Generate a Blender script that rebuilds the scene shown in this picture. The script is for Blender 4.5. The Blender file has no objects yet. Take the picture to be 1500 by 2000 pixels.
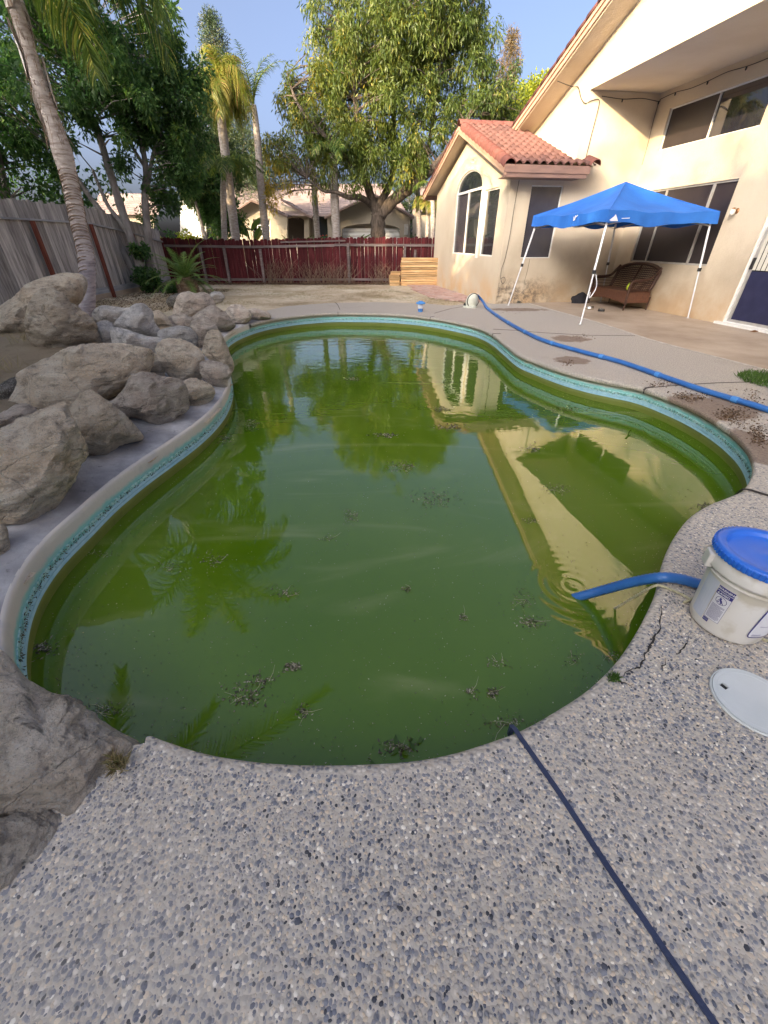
import bpy, math, random
import numpy as np
from mathutils import Vector, Matrix, geometry
random.seed(7); rng = np.random.default_rng(7)
sc = bpy.context.scene
COL = sc.collection
R = math.radians
# ------------------------------------------------------------------ camera, sky, sun, exposure
F, U0, V0 = 790.0, 748.0, 1000.0          # focal length and centre in photo pixels
PITCH = math.atan(530/790); CP, SP = math.cos(PITCH), math.sin(PITCH); EYE = 1.5
cam = bpy.data.cameras.new('camera'); camo = bpy.data.objects.new('camera', cam); COL.objects.link(camo)
camo.location = (0, 0, EYE); camo.rotation_euler = (math.pi/2-PITCH, 0, 0)
cam.sensor_fit = 'VERTICAL'; cam.sensor_height = 36; cam.lens = F/2000*36
cam.shift_x = (750-U0)/2000; cam.clip_end = 500; cam.clip_start = .02
sc.camera = camo
SUN_EL, SUN_DIR = R(18), Vector((-.62, -.78, 0)).normalized()
w = bpy.data.worlds.new('World'); sc.world = w; w.use_nodes = True
nt = w.node_tree; nt.nodes.clear()
sky = nt.nodes.new('ShaderNodeTexSky'); sky.sky_type = 'NISHITA'; sky.sun_disc = False
sky.sun_elevation = SUN_EL; sky.sun_rotation = math.atan2(SUN_DIR.x, SUN_DIR.y)
sky.air_density = .3; sky.dust_density = 8.0; sky.ozone_density = 3.2
bg = nt.nodes.new('ShaderNodeBackground'); bg.inputs[1].default_value = .15
wo = nt.nodes.new('ShaderNodeOutputWorld'); nt.links.new(sky.outputs[0], bg.inputs[0]); nt.links.new(bg.outputs[0], wo.inputs[0])
sl = bpy.data.lights.new('sun', 'SUN'); sl.energy = 2.0; sl.angle = R(.5); sl.color = (1, .80, .55)
so = bpy.data.objects.new('sun', sl); COL.objects.link(so)
sd = Vector((SUN_DIR.x*math.cos(SUN_EL), SUN_DIR.y*math.cos(SUN_EL), math.sin(SUN_EL)))
so.rotation_euler = sd.to_track_quat('Z', 'Y').to_euler()
sc.view_settings.view_transform = 'Standard'; sc.view_settings.look = 'None'
sc.view_settings.use_white_balance = True; sc.view_settings.white_balance_temperature = 7900; sc.view_settings.white_balance_tint = 7
sc.view_settings.gamma = 1; sc.view_settings.exposure = 2.35; sc.view_settings.use_curve_mapping = False
sc.cycles.max_bounces = 6; sc.cycles.diffuse_bounces = 4; sc.cycles.transparent_max_bounces = 6

# ------------------------------------------------------------------ where a pixel of the photo falls on a real plane
def D(u, v):
    x = (u-U0)/F; y = -(v-V0)/F
    return Vector((x, CP+y*SP, -SP+y*CP))
def onz(u, v, z=0):
    d = D(u, v); t = (z-EYE)/d.z; return Vector((d.x*t, d.y*t, z))
def ony(u, v, Y):
    d = D(u, v); t = Y/d.y; return Vector((d.x*t, Y, EYE+d.z*t))
def onx(u, v, X):
    d = D(u, v); t = X/d.x; return Vector((X, d.y*t, EYE+d.z*t))

# ------------------------------------------------------------------ materials
MATS = {}
def mat(name, col, col2=None, scale=6, rough=.8, bump=.0, bscale=40, metal=0, spec=.5, detail=6, stretch=(1, 1, 1), col3=None, scale3=60, dist=.02, lo=.35, hi=.65, coord='Object', trans=0, ior=None):
    m = bpy.data.materials.new(name); m.use_nodes = True; n = m.node_tree.nodes; l = m.node_tree.links
    b = n['Principled BSDF']; b.inputs['Roughness'].default_value = rough; b.inputs['Metallic'].default_value = metal
    b.inputs['Specular IOR Level'].default_value = spec
    if ior: b.inputs['IOR'].default_value = ior
    b.inputs['Base Color'].default_value = (*col, 1)
    tc = n.new('ShaderNodeTexCoord'); mp = n.new('ShaderNodeMapping'); mp.inputs['Scale'].default_value = stretch
    l.new(tc.outputs[coord], mp.inputs[0])
    m['o'] = 1
    out = None
    if col2:
        t = n.new('ShaderNodeTexNoise'); t.inputs['Scale'].default_value = scale; t.inputs['Detail'].default_value = detail
        l.new(mp.outputs[0], t.inputs[0]); r = n.new('ShaderNodeValToRGB'); l.new(t.outputs[0], r.inputs[0])
        r.color_ramp.elements[0].color = (*col, 1); r.color_ramp.elements[1].color = (*col2, 1)
        r.color_ramp.elements[0].position = lo; r.color_ramp.elements[1].position = hi
        out = r.outputs[0]
        if col3:
            t3 = n.new('ShaderNodeTexNoise'); t3.inputs['Scale'].default_value = scale3; t3.inputs['Detail'].default_value = 4
            l.new(mp.outputs[0], t3.inputs[0]); r3 = n.new('ShaderNodeValToRGB'); l.new(t3.outputs[0], r3.inputs[0])
            r3.color_ramp.elements[0].position = .5; r3.color_ramp.elements[1].position = .62
            mx = n.new('ShaderNodeMix'); mx.data_type = 'RGBA'; l.new(r3.outputs[0], mx.inputs[0]); l.new(out, mx.inputs[6]); mx.inputs[7].default_value = (*col3, 1)
            out = mx.outputs[2]
        l.new(out, b.inputs['Base Color'])
    if bump:
        t = n.new('ShaderNodeTexNoise'); t.inputs['Scale'].default_value = bscale; t.inputs['Detail'].default_value = 5
        l.new(mp.outputs[0], t.inputs[0]); bp = n.new('ShaderNodeBump'); bp.inputs['Strength'].default_value = bump; bp.inputs['Distance'].default_value = dist
        l.new(t.outputs[0], bp.inputs['Height']); l.new(bp.outputs[0], b.inputs['Normal'])
    MATS[name] = m
    return m
def N(m, typ, **kw):
    n = m.node_tree.nodes.new(typ)
    for k, v in kw.items(): setattr(n, k, v)
    return n
def L(m, a, b): m.node_tree.links.new(a, b)
def ramp(m, fac, stops):
    r = N(m, 'ShaderNodeValToRGB'); e = r.color_ramp.elements
    while len(e) < len(stops): e.new(.5)
    for i, (p, c) in enumerate(stops):
        e[i].position = p; e[i].color = (*c, 1) if len(c) == 3 else c
    L(m, fac, r.inputs[0]); return r.outputs[0]
def mix(m, fac, a, b, blend='MIX'):
    x = N(m, 'ShaderNodeMix', data_type='RGBA', blend_type=blend)
    for s, i in ((fac, 0), (a, 6), (b, 7)):
        if hasattr(s, 'links') or hasattr(s, 'is_linked'): L(m, s, x.inputs[i])
        else: x.inputs[i].default_value = s if i == 0 else (*s, 1)
    return x.outputs[2]
def mth(m, op, a, b=0.0, c=None, clamp=False):
    x = N(m, 'ShaderNodeMath', operation=op, use_clamp=clamp)
    for s, i in ((a, 0), (b, 1), (c, 2)):
        if s is None: continue
        if hasattr(s, 'is_linked'): L(m, s, x.inputs[i])
        else: x.inputs[i].default_value = s
    return x.outputs[0]
def sstep(m, x, a, b):
    r = N(m, 'ShaderNodeMapRange', interpolation_type='SMOOTHSTEP'); L(m, x, r.inputs[0])
    r.inputs[1].default_value = a; r.inputs[2].default_value = b; return r.outputs[0]
def noise(m, vec, scale, detail=5, rough=.55):
    t = N(m, 'ShaderNodeTexNoise'); t.inputs['Scale'].default_value = scale; t.inputs['Detail'].default_value = detail; t.inputs['Roughness'].default_value = rough
    L(m, vec, t.inputs[0]); return t.outputs[0]
def bsdf(m): return m.node_tree.nodes['Principled BSDF']
def basecol(m, c): L(m, c, bsdf(m).inputs['Base Color'])
def addbump(m, h, s=.4, d=.02):
    bp = N(m, 'ShaderNodeBump'); bp.inputs['Strength'].default_value = s; bp.inputs['Distance'].default_value = d
    L(m, h, bp.inputs['Height']); L(m, bp.outputs[0], bsdf(m).inputs['Normal'])
def coords(m, kind='Object'):
    t = N(m, 'ShaderNodeTexCoord'); s = N(m, 'ShaderNodeSeparateXYZ'); L(m, t.outputs[kind], s.inputs[0]); return t.outputs[kind], s.outputs[0], s.outputs[1], s.outputs[2]
def rnd(m):
    o = N(m, 'ShaderNodeObjectInfo'); return o.outputs['Random']

# stucco: house wall with base stains (object space = house space)
def stucco(name, base, base2, stain=True):
    m = mat(name, base, rough=.9, spec=.2); v, x, y, z = coords(m)
    c = mix(m, sstep(m, noise(m, v, .9, 6), .35, .7), base, base2)
    c = mix(m, mth(m, 'MULTIPLY', sstep(m, noise(m, v, 90, 2), .5, .7), .25), c, tuple(k*.72 for k in base))
    if stain:
        rust = mth(m, 'MULTIPLY', sstep(m, z, 1.0, .0), sstep(m, noise(m, v, 1.6, 5), .3, .7))
        c = mix(m, mth(m, 'MULTIPLY', rust, .7), c, (.62, .36, .16))
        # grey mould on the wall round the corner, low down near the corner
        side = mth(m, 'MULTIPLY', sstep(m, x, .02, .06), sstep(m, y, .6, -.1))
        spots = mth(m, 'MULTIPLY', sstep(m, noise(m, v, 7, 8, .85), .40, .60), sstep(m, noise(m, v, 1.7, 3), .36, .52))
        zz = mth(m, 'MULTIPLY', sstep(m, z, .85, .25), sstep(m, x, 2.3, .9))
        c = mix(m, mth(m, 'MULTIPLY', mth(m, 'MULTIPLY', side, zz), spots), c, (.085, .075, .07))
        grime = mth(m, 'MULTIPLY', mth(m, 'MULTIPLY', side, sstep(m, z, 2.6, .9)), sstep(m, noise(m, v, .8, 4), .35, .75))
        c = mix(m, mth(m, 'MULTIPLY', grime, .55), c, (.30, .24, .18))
    basecol(m, c)
    addbump(m, mth(m, 'ADD', noise(m, v, 70, 5, .7), mth(m, 'MULTIPLY', noise(m, v, 14, 3), .6)), .55, .02)
    return m
M = {}
M['stucco'] = stucco('cream_stucco', (.63, .545, .43), (.57, .48, .365))
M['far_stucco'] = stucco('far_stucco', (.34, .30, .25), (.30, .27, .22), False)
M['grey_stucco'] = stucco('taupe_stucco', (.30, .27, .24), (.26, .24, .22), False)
M['fascia'] = mat('brown_painted_board', (.27, .16, .13), (.20, .12, .10), 3, .6, .25, 30, stretch=(1, 1, 6))
M['rake'] = mat('tan_painted_board', (.46, .30, .22), (.38, .24, .18), 3, .6, .2, 30)
def tile_mat(name, a, b, c):
    m = mat(name, a, rough=.75, spec=.25); v, x, y, z = coords(m)
    k = ramp(m, rnd(m), [(0, a), (.5, b), (1, c)])
    k = mix(m, mth(m, 'MULTIPLY', sstep(m, noise(m, v, 9, 5), .5, .75), .5), k, (.20, .12, .10)); basecol(m, k)
    addbump(m, noise(m, v, 50, 4), .3, .01); return m
M['tile'] = tile_mat('terracotta_tile', (.13, .064, .057), (.165, .082, .072), (.10, .05, .046))
M['capt'] = tile_mat('rake_tile_red', (.165, .062, .052), (.14, .052, .046), (.20, .078, .064))
M['white_frame'] = mat('white_vinyl_frame', (.78, .78, .76), (.68, .68, .66), 12, .45)
M['alu'] = mat('grey_aluminium_frame', (.48, .46, .44), (.38, .37, .35), 9, .4, metal=.3)
def glass(name, col, rough, spec=.5, alpha=None):
    m = mat(name, col, rough=rough, spec=spec, ior=1.5); v, x, y, z = coords(m)
    addbump(m, noise(m, v, .9, 2), .12, .02); return m
M['glass'] = glass('dark_window_glass', (.025, .03, .035), .03, 1.0)
M['screen'] = mat('black_insect_screen', (.035, .028, .030), (.028, .022, .026), 3, .32, spec=.45)
M['screen2'] = mat('grey_purple_screen', (.060, .055, .065), (.045, .042, .055), 3, .2, spec=.6)
M['navy_screen'] = mat('navy_screen', (.018, .022, .06), (.028, .03, .075), 5, .4, spec=.4)
M['blind'] = mat('vertical_blind_cloth', (.52, .50, .44), rough=.8)
M['black'] = mat('black_plastic', (.02, .02, .022), rough=.5)
M['cord'] = mat('black_cord', (.03, .026, .024), rough=.6)
M['brass'] = mat('aged_brass', (.35, .18, .09), rough=.4, metal=.7)
M['frost'] = mat('frosted_glass', (.75, .72, .66), rough=.25)
# weathered wood
def wood(name, a, b, c, var=.5, vert=True, rough=.85, bs=.5, ax=None):
    m = mat(name, a, rough=rough, spec=.25); t = N(m, 'ShaderNodeTexCoord'); mp = N(m, 'ShaderNodeMapping')
    mp.inputs['Scale'].default_value = ax or ((9, 9, .9) if vert else (.9, 9, 9)); L(m, t.outputs['Object'], mp.inputs[0])
    r = rnd(m); off = N(m, 'ShaderNodeVectorMath', operation='ADD'); L(m, mp.outputs[0], off.inputs[0])
    cb = N(m, 'ShaderNodeCombineXYZ'); L(m, mth(m, 'MULTIPLY', r, 37.0), cb.inputs[0]); L(m, mth(m, 'MULTIPLY', r, 91.0), cb.inputs[2]); L(m, cb.outputs[0], off.inputs[1])
    k = ramp(m, noise(m, off.outputs[0], 1.6, 8, .65), [(.3, a), (.52, b), (.72, c)])
    hs = N(m, 'ShaderNodeHueSaturation'); L(m, k, hs.inputs['Color']); L(m, mth(m, 'ADD', mth(m, 'MULTIPLY', r, var), 1-var/2), hs.inputs['Value']); basecol(m, hs.outputs[0])
    addbump(m, noise(m, off.outputs[0], 5, 6, .7), bs, .01); return m
M['greywood'] = wood('weathered_grey_wood', (.16, .145, .14), (.36, .34, .335), (.54, .515, .49), .6)
M['greyrail'] = wood('weathered_rail_wood', (.20, .21, .23), (.34, .35, .38), (.45, .45, .47), .3, ax=(4, .8, 9))
M['redwood'] = wood('dark_red_painted_wood', (.038, .007, .009), (.080, .012, .016), (.13, .032, .034), .7)
M['redpost'] = wood('red_brown_post_wood', (.10, .028, .02), (.17, .05, .035), (.24, .09, .06), .3)
M['brownrail'] = wood('brown_grey_rail', (.10, .08, .08), (.18, .14, .14), (.28, .24, .24), .3, vert=False)
M['plank'] = wood('new_cedar_board', (.44, .25, .11), (.66, .42, .21), (.82, .60, .36), .7, vert=False, rough=.7, bs=.2)
# rock
def rockmat(name, a, b, c, tint):
    m = mat(name, a, rough=.9, spec=.25); v, x, y, z = coords(m); r = rnd(m)
    mp = N(m, 'ShaderNodeMapping'); mp.inputs['Scale'].default_value = (1, 1, 2.0); mp.inputs['Rotation'].default_value = (.4, .5, .2); L(m, v, mp.inputs[0])
    n1 = noise(m, mp.outputs[0], 6.5, 12, .72); n2 = noise(m, v, 75, 6, .85); n3 = noise(m, v, 2.6, 5)
    k = ramp(m, n1, [(.36, a), (.48, b), (.62, c)])
    k = mix(m, mth(m, 'MULTIPLY', sstep(m, n3, .48, .68), .55), k, tint)
    ms = N(m, 'ShaderNodeMapping'); ms.inputs['Scale'].default_value = (1.5, 1.5, 11); ms.inputs['Rotation'].default_value = (.6, .35, .1); L(m, v, ms.inputs[0]); n4 = noise(m, ms.outputs[0], 2.2, 8, .7)
    k = mix(m, mth(m, 'MULTIPLY', sstep(m, n4, .56, .66), .5), k, tuple(q*.34 for q in b))
    vc = N(m, 'ShaderNodeTexVoronoi', feature='DISTANCE_TO_EDGE'); vc.inputs['Scale'].default_value = 2.3; dv = N(m, 'ShaderNodeMix', data_type='RGBA'); dv.inputs[0].default_value = .22; L(m, v, dv.inputs[6]); nz_ = N(m, 'ShaderNodeTexNoise'); nz_.inputs['Scale'].default_value = 3; nz_.inputs['Detail'].default_value = 6; L(m, v, nz_.inputs[0]); L(m, nz_.outputs['Color'], dv.inputs[7]); L(m, dv.outputs[2], vc.inputs[0])
    ck = sstep(m, vc.outputs['Distance'], .009, .0); k = mix(m, mth(m, 'MULTIPLY', ck, .3), k, (.05, .04, .035))
    k = mix(m, sstep(m, n2, .53, .66), k, tuple(q*.36 for q in b))
    k = mix(m, mth(m, 'MULTIPLY', sstep(m, noise(m, v, 110, 3), .54, .66), .65), k, (.78, .75, .70))
    hs = N(m, 'ShaderNodeHueSaturation'); L(m, k, hs.inputs['Color']); L(m, mth(m, 'ADD', mth(m, 'MULTIPLY', r, .3), .85), hs.inputs['Value']); basecol(m, hs.outputs[0])
    addbump(m, mth(m, 'ADD', mth(m, 'MULTIPLY', n1, 3.2), mth(m, 'SUBTRACT', mth(m, 'SUBTRACT', mth(m, 'MULTIPLY', n2, .6), mth(m, 'MULTIPLY', ck, .5)), mth(m, 'MULTIPLY', n4, 1.0))), 1.0, .05); return m
M['rock'] = rockmat('grey_tan_granite', (.38, .30, .23), (.76, .64, .51), (.88, .79, .67), (.72, .54, .37))
M['rockp'] = rockmat('pinkish_pale_granite', (.38, .31, .27), (.68, .585, .515), (.84, .76, .69), (.66, .50, .41))
M['rockw'] = rockmat('bluish_white_granite', (.40, .385, .39), (.64, .62, .62), (.80, .78, .77), (.58, .50, .43))
M['rockg'] = rockmat('speckled_grey_granite', (.38, .32, .265), (.76, .665, .56), (.94, .86, .76), (.78, .62, .47))
M['darkboard'] = mat('dark_brown_board', (.13, .085, .07), rough=.7)
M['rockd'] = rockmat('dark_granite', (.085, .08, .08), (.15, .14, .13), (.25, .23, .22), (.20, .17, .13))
# ground
g = mat('dry_dirt', (.4, .33, .24), rough=.95, spec=.15); v, x, y, z = coords(g)
k = ramp(g, noise(g, v, .55, 8, .6), [(.35, (.42, .33, .23)), (.5, (.58, .48, .36)), (.65, (.70, .62, .50))])
k = mix(g, mth(g, 'MULTIPLY', sstep(g, noise(g, v, 5, 7, .7), .5, .68), .6), k, (.24, .20, .10))
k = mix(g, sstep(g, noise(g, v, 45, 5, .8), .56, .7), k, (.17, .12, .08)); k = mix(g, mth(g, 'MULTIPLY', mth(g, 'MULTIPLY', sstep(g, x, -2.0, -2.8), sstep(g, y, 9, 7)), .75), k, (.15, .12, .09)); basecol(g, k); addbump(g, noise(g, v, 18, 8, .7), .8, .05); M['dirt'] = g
# mortar bed
g = mat('grey_mortar', (.3, .3, .33), rough=.8); v, x, y, z = coords(g)
k = ramp(g, noise(g, v, 1.7, 8, .6), [(.35, (.20, .20, .215)), (.5, (.34, .34, .36)), (.64, (.58, .585, .61))])
k = mix(g, sstep(g, noise(g, v, 9, 6, .75), .6, .72), k, (.10, .10, .11)); basecol(g, k); addbump(g, noise(g, v, 22, 7, .7), .5, .02); M['mortar'] = g
# exposed aggregate
def aggregate(name, matrix_only):
    g = mat(name, (.3, .3, .3), rough=.75, spec=.3); v, x, y, z = coords(g)
    big = noise(g, v, 1.1, 5); 
    if matrix_only is False:
        vo = N(g, 'ShaderNodeTexVoronoi'); vo.inputs['Scale'].default_value = 62; vo.inputs['Randomness'].default_value = 1; L(g, v, vo.inputs[0])
        sx = N(g, 'ShaderNodeSeparateColor'); L(g, vo.outputs['Color'], sx.inputs[0])
        k = ramp(g, sx.outputs[0], [(0, (.18, .185, .21)), (.3, (.34, .33, .33)), (.55, (.50, .46, .41)), (.8, (.60, .53, .45)), (1, (.76, .70, .62))])
        k = mix(g, sstep(g, vo.outputs['Distance'], .35, .6), k, (.54, .485, .42))
        h = mth(g, 'SUBTRACT', 1.0, vo.outputs['Distance'])
        cc = N(g, 'ShaderNodeCameraData')
        k = mix(g, sstep(g, y, 2.2, 7.5), k, mix(g, sstep(g, noise(g, v, 60, 5, .7), .35, .65), (.31, .28, .255), (.56, .51, .46)))
    else:
        k = ramp(g, noise(g, v, 70, 4), [(.3, (.44, .395, .34)), (.7, (.66, .59, .51))]); h = noise(g, v, 160, 4)
    # leaf-brown damp stains on the far and right hand part of the deck
    def spot(cx, cy, rx, ry):
        a = mth(g, 'DIVIDE', mth(g, 'SUBTRACT', x, cx), rx); b = mth(g, 'DIVIDE', mth(g, 'SUBTRACT', y, cy), ry)
        d = mth(g, 'ADD', mth(g, 'MULTIPLY', a, a), mth(g, 'MULTIPLY', b, b))
        d = mth(g, 'ADD', d, mth(g, 'MULTIPLY', mth(g, 'SUBTRACT', noise(g, v, 6, 5), .5), 2.2))
        return sstep(g, d, 1.15, .75)
    for q in [(3.55, 11.75, .75, .30), (3.45, 7.95, .35, .3), (2.85, 6.35, .25, .25), (3.55, 4.3, .5, .4), (3.3, 3.0, .25, .7)]:
        k = mix(g, mth(g, 'MULTIPLY', spot(*q), .7), k, (.17, .10, .065))
    k = mix(g, mth(g, 'MULTIPLY', sstep(g, big, .58, .72), .22), k, (.26, .22, .18))
    k = mix(g, mth(g, 'MULTIPLY', sstep(g, noise(g, v, 9, 4), .55, .75), .3), k, (.5, .46, .44))
    basecol(g, k); addbump(g, h, .6, .012); return g
M['agg'] = aggregate('exposed_aggregate', False); M['aggbase'] = aggregate('aggregate_cement', True)
g = mat('pebble_stone', (.3, .3, .3), rough=.6, spec=.35); at_ = N(g, 'ShaderNodeAttribute', attribute_name='tint')
v, x, y, z = coords(g)
k = ramp(g, at_.outputs['Fac'], [(0, (.05, .055, .07)), (.12, (.13, .145, .19)), (.28, (.24, .25, .29)), (.45, (.38, .36, .35)), (.6, (.52, .46, .39)), (.78, (.66, .54, .41)), (.92, (.80, .68, .53)), (1, (.90, .84, .74))])
k = mix(g, mth(g, 'MULTIPLY', sstep(g, noise(g, v, 1.2, 4), .4, .7), .3), k, (.48, .43, .38)); basecol(g, k); addbump(g, noise(g, v, 260, 3), .25, .004); M['pebble'] = g
g = mat('smooth_tan_concrete', (.4, .32, .26), rough=.6, spec=.4); v, x, y, z = coords(g)
k = ramp(g, noise(g, v, .8, 8, .62), [(.35, (.33, .25, .19)), (.5, (.42, .33, .26)), (.66, (.50, .41, .33))])
k = mix(g, mth(g, 'MULTIPLY', sstep(g, noise(g, v, 26, 6, .8), .55, .7), .45), k, (.24, .17, .12)); basecol(g, k); addbump(g, noise(g, v, 60, 5), .15, .01); M['patio'] = g
M['coping_line'] = mat('white_joint_line', (.58, .54, .50), (.45, .41, .37), 8, .8)
M['joint'] = mat('navy_joint_sealant', (.022, .035, .085), (.03, .045, .10), 12, .55, .3, 60)
M['djoint'] = mat('dark_joint', (.05, .045, .045), (.09, .075, .07), 12, .9)
# pool finishes, by height below the rim
g = mat('pool_plaster', (.7, .7, .7), rough=.6); v, x, y, z = coords(g)
zj = mth(g, 'ADD', z, mth(g, 'MULTIPLY', mth(g, 'SUBTRACT', noise(g, v, 5, 6), .5), .03))
k = ramp(g, mth(g, 'ADD', mth(g, 'MULTIPLY', zj, 2.0), 1.0), [(.15, (.035, .055, .004)), (.30, (.12, .16, .02)), (.46, (.15, .185, .035)), (.54, (.24, .28, .10)), (.58, (.62, .62, .55)), (.75, (.72, .70, .66))])
k = mix(g, mth(g, 'MULTIPLY', sstep(g, noise(g, v, 12, 7, .7), .52, .7), .35), k, (.07, .09, .02)); basecol(g, k); M['plaster'] = g
g = mat('white_beam', (.72, .70, .68), rough=.7); v, x, y, z = coords(g)
k = mix(g, sstep(g, mth(g, 'ADD', z, mth(g, 'MULTIPLY', noise(g, v, 14, 5), .05)), -.055, -.095), (.60, .57, .53), (.22, .55, .55))
k = mix(g, mth(g, 'MULTIPLY', sstep(g, noise(g, v, 5, 6), .5, .7), .45), k, (.42, .42, .45)); basecol(g, k); addbump(g, noise(g, v, 30, 6), .3, .01); M['beam'] = g
g = mat('teal_waterline_tile', (.2, .5, .5), rough=.35); v, x, y, z = coords(g)
k = mix(g, sstep(g, noise(g, v, 30, 4), .4, .6), (.16, .46, .46), (.42, .68, .70))
basecol(g, k); M['teal'] = g
M['paleblue'] = mat('pale_blue_tile', (.30, .58, .74), (.42, .68, .80), 20, .3)
# water
g = mat('green_algae_water', (.05, .1, .01), rough=.008, spec=.5, ior=1.66); v, x, y, z = coords(g)
k = ramp(g, noise(g, v, .35, 4), [(.35, (.066, .142, .006)), (.65, (.096, .172, .014))])
mp = N(g, 'ShaderNodeMapping'); mp.inputs['Rotation'].default_value = (0, 0, R(-38)); mp.inputs['Scale'].default_value = (.8, 3.4, 1); L(g, v, mp.inputs[0])
dn = N(g, 'ShaderNodeTexNoise'); dn.inputs['Scale'].default_value = .42; dn.inputs['Detail'].default_value = 5; dn.inputs['Distortion'].default_value = 2.6; L(g, mp.outputs[0], dn.inputs[0])
film = sstep(g, dn.outputs[0], .54, .86)
k = mix(g, mth(g, 'MULTIPLY', film, .6), k, (.27, .31, .13))
k = mix(g, sstep(g, noise(g, v, 75, 2), .76, .80), k, (.32, .36, .2)); basecol(g, k)
def rings(cx, cy, scale, ext):
    a = mth(g, 'SUBTRACT', x, cx); b = mth(g, 'SUBTRACT', y, cy)
    d = mth(g, 'SQRT', mth(g, 'ADD', mth(g, 'MULTIPLY', a, a), mth(g, 'MULTIPLY', b, b)))
    return mth(g, 'MULTIPLY', mth(g, 'SINE', mth(g, 'MULTIPLY', d, scale)), sstep(g, d, ext, .02))
mp2 = N(g, 'ShaderNodeMapping'); mp2.inputs['Scale'].default_value = (1, 1.6, 1); L(g, v, mp2.inputs[0])
rip = mth(g, 'MULTIPLY', noise(g, mp2.outputs[0], 3.2, 3), sstep(g, y, 1.5, 9))
h = mth(g, 'ADD', mth(g, 'MULTIPLY', rip, .8), mth(g, 'MULTIPLY', noise(g, v, 1.2, 2), .22))
h = mth(g, 'ADD', h, mth(g, 'MULTIPLY', rings(1.2, 1.86, 95, .55), .05))
h = mth(g, 'ADD', h, mth(g, 'MULTIPLY', rings(3.0, 8.6, 30, 2.2), .03))
addbump(g, h, .5, .01); M['water'] = g
M['bluehose'] = mat('blue_vinyl_hose', (.02, .13, .42), (.03, .17, .50), 6, .35, .1, 80)
M['cuff'] = mat('light_blue_cuff', (.06, .28, .68), rough=.4)
M['canopy'] = mat('blue_polyester', (.010, .13, .50), (.015, .165, .58), 2.5, .75, .25, 9, dist=.05)
M['legmetal'] = mat('white_powder_coat', (.70, .71, .75), (.58, .59, .62), 7, .35)
M['wicker'] = mat('dark_brown_wicker', (.075, .030, .018), (.045, .018, .012), 20, .5, .5, 90)
M['cushion'] = mat('brown_seat_weave', (.14, .055, .03), (.10, .038, .022), 20, .55, .6, 110)
M['steel'] = mat('stainless_steel', (.62, .60, .58), rough=.25, metal=1)
M['pumpw'] = mat('off_white_plastic', (.68, .70, .62), (.58, .60, .52), 9, .4)
M['bucket'] = mat('white_bucket_plastic', (.76, .75, .73), (.70, .68, .64), 3, .38, col3=(.58, .54, .46), scale3=7)
M['bluelid'] = mat('royal_blue_lid', (.012, .15, .66), (.018, .19, .74), 3, .3)
M['label'] = mat('pale_label', (.74, .75, .80), rough=.4)
M['ghost'] = mat('faded_blue_label', (.56, .61, .74), (.66, .70, .78), 9, .4)
M['navy'] = mat('navy_print', (.02, .02, .20), rough=.5)
M['whitelid'] = mat('white_abs_lid', (.66, .69, .69), (.58, .62, .62), 4, .4, .05, 60)
M['rope'] = mat('cream_rope', (.62, .58, .40), (.45, .42, .28), 60, .8)
M['pvc'] = mat('pvc_pipe', (.62, .58, .52), (.5, .46, .4), 9, .5)
M['bluetape'] = mat('blue_pipe_primer', (.05, .13, .40), rough=.5)
M['lime'] = mat('lime_plastic', (.45, .60, .05), rough=.5)
M['navybag'] = mat('black_cloth', (.015, .015, .022), rough=.8, bump=.5, bscale=20)
def brickm():
    m = mat('pink_paver_brick', (.4, .25, .22), rough=.85); v, x, y, z = coords(m)
    k = ramp(m, rnd(m), [(0, (.40, .23, .20)), (.4, (.50, .31, .27)), (.7, (.56, .40, .36)), (1, (.36, .26, .24))])
    k = mix(m, mth(m, 'MULTIPLY', sstep(m, noise(m, v, 9, 5), .45, .7), .4), k, (.6, .52, .45)); basecol(m, k); addbump(m, noise(m, v, 40, 4), .4, .01); return m
M['brick'] = brickm()
def roofm():
    m = mat('pale_pink_roof_tile', (.45, .35, .33), rough=.8); v, x, y, z = coords(m)
    k = ramp(m, noise(m, v, 1.3, 6, .7), [(.3, (.16, .12, .117)), (.5, (.225, .175, .17)), (.7, (.29, .235, .225))]); basecol(m, k); addbump(m, noise(m, v, 12, 4), .4, .03); return m
M['farroof'] = roofm()
M['garage'] = mat('white_garage_door', (.78, .80, .82), rough=.5)
M['dark'] = mat('dark_recess', (.03, .026, .024), rough=.9)
def leafm(name, stops, trans=.35, rough=.5):
    m = mat(name, (.06, .1, .03), rough=rough, spec=.4); a = N(m, 'ShaderNodeAttribute', attribute_name='tint')
    k = ramp(m, a.outputs['Fac'], stops); basecol(m, k)
    tr = N(m, 'ShaderNodeBsdfTranslucent'); hs = N(m, 'ShaderNodeHueSaturation'); L(m, k, hs.inputs['Color']); hs.inputs['Value'].default_value = 1.6; hs.inputs['Saturation'].default_value = 1.1; L(m, hs.outputs[0], tr.inputs[0])
    mx = N(m, 'ShaderNodeMixShader'); mx.inputs[0].default_value = trans; L(m, bsdf(m).outputs[0], mx.inputs[1]); L(m, tr.outputs[0], mx.inputs[2])
    L(m, mx.outputs[0], m.node_tree.nodes['Material Output'].inputs[0]); return m
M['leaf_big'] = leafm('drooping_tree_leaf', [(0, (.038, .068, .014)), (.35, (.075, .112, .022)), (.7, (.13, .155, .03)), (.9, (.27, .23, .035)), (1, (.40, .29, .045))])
M['leaf_dark'] = leafm('dark_tree_leaf', [(0, (.03, .075, .025)), (.5, (.06, .135, .042)), (.85, (.10, .19, .055)), (1, (.18, .25, .05))], .5)
M['leaf_mid'] = leafm('mid_green_leaf', [(0, (.03, .055, .02)), (.5, (.055, .09, .03)), (1, (.12, .15, .04))])
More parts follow.
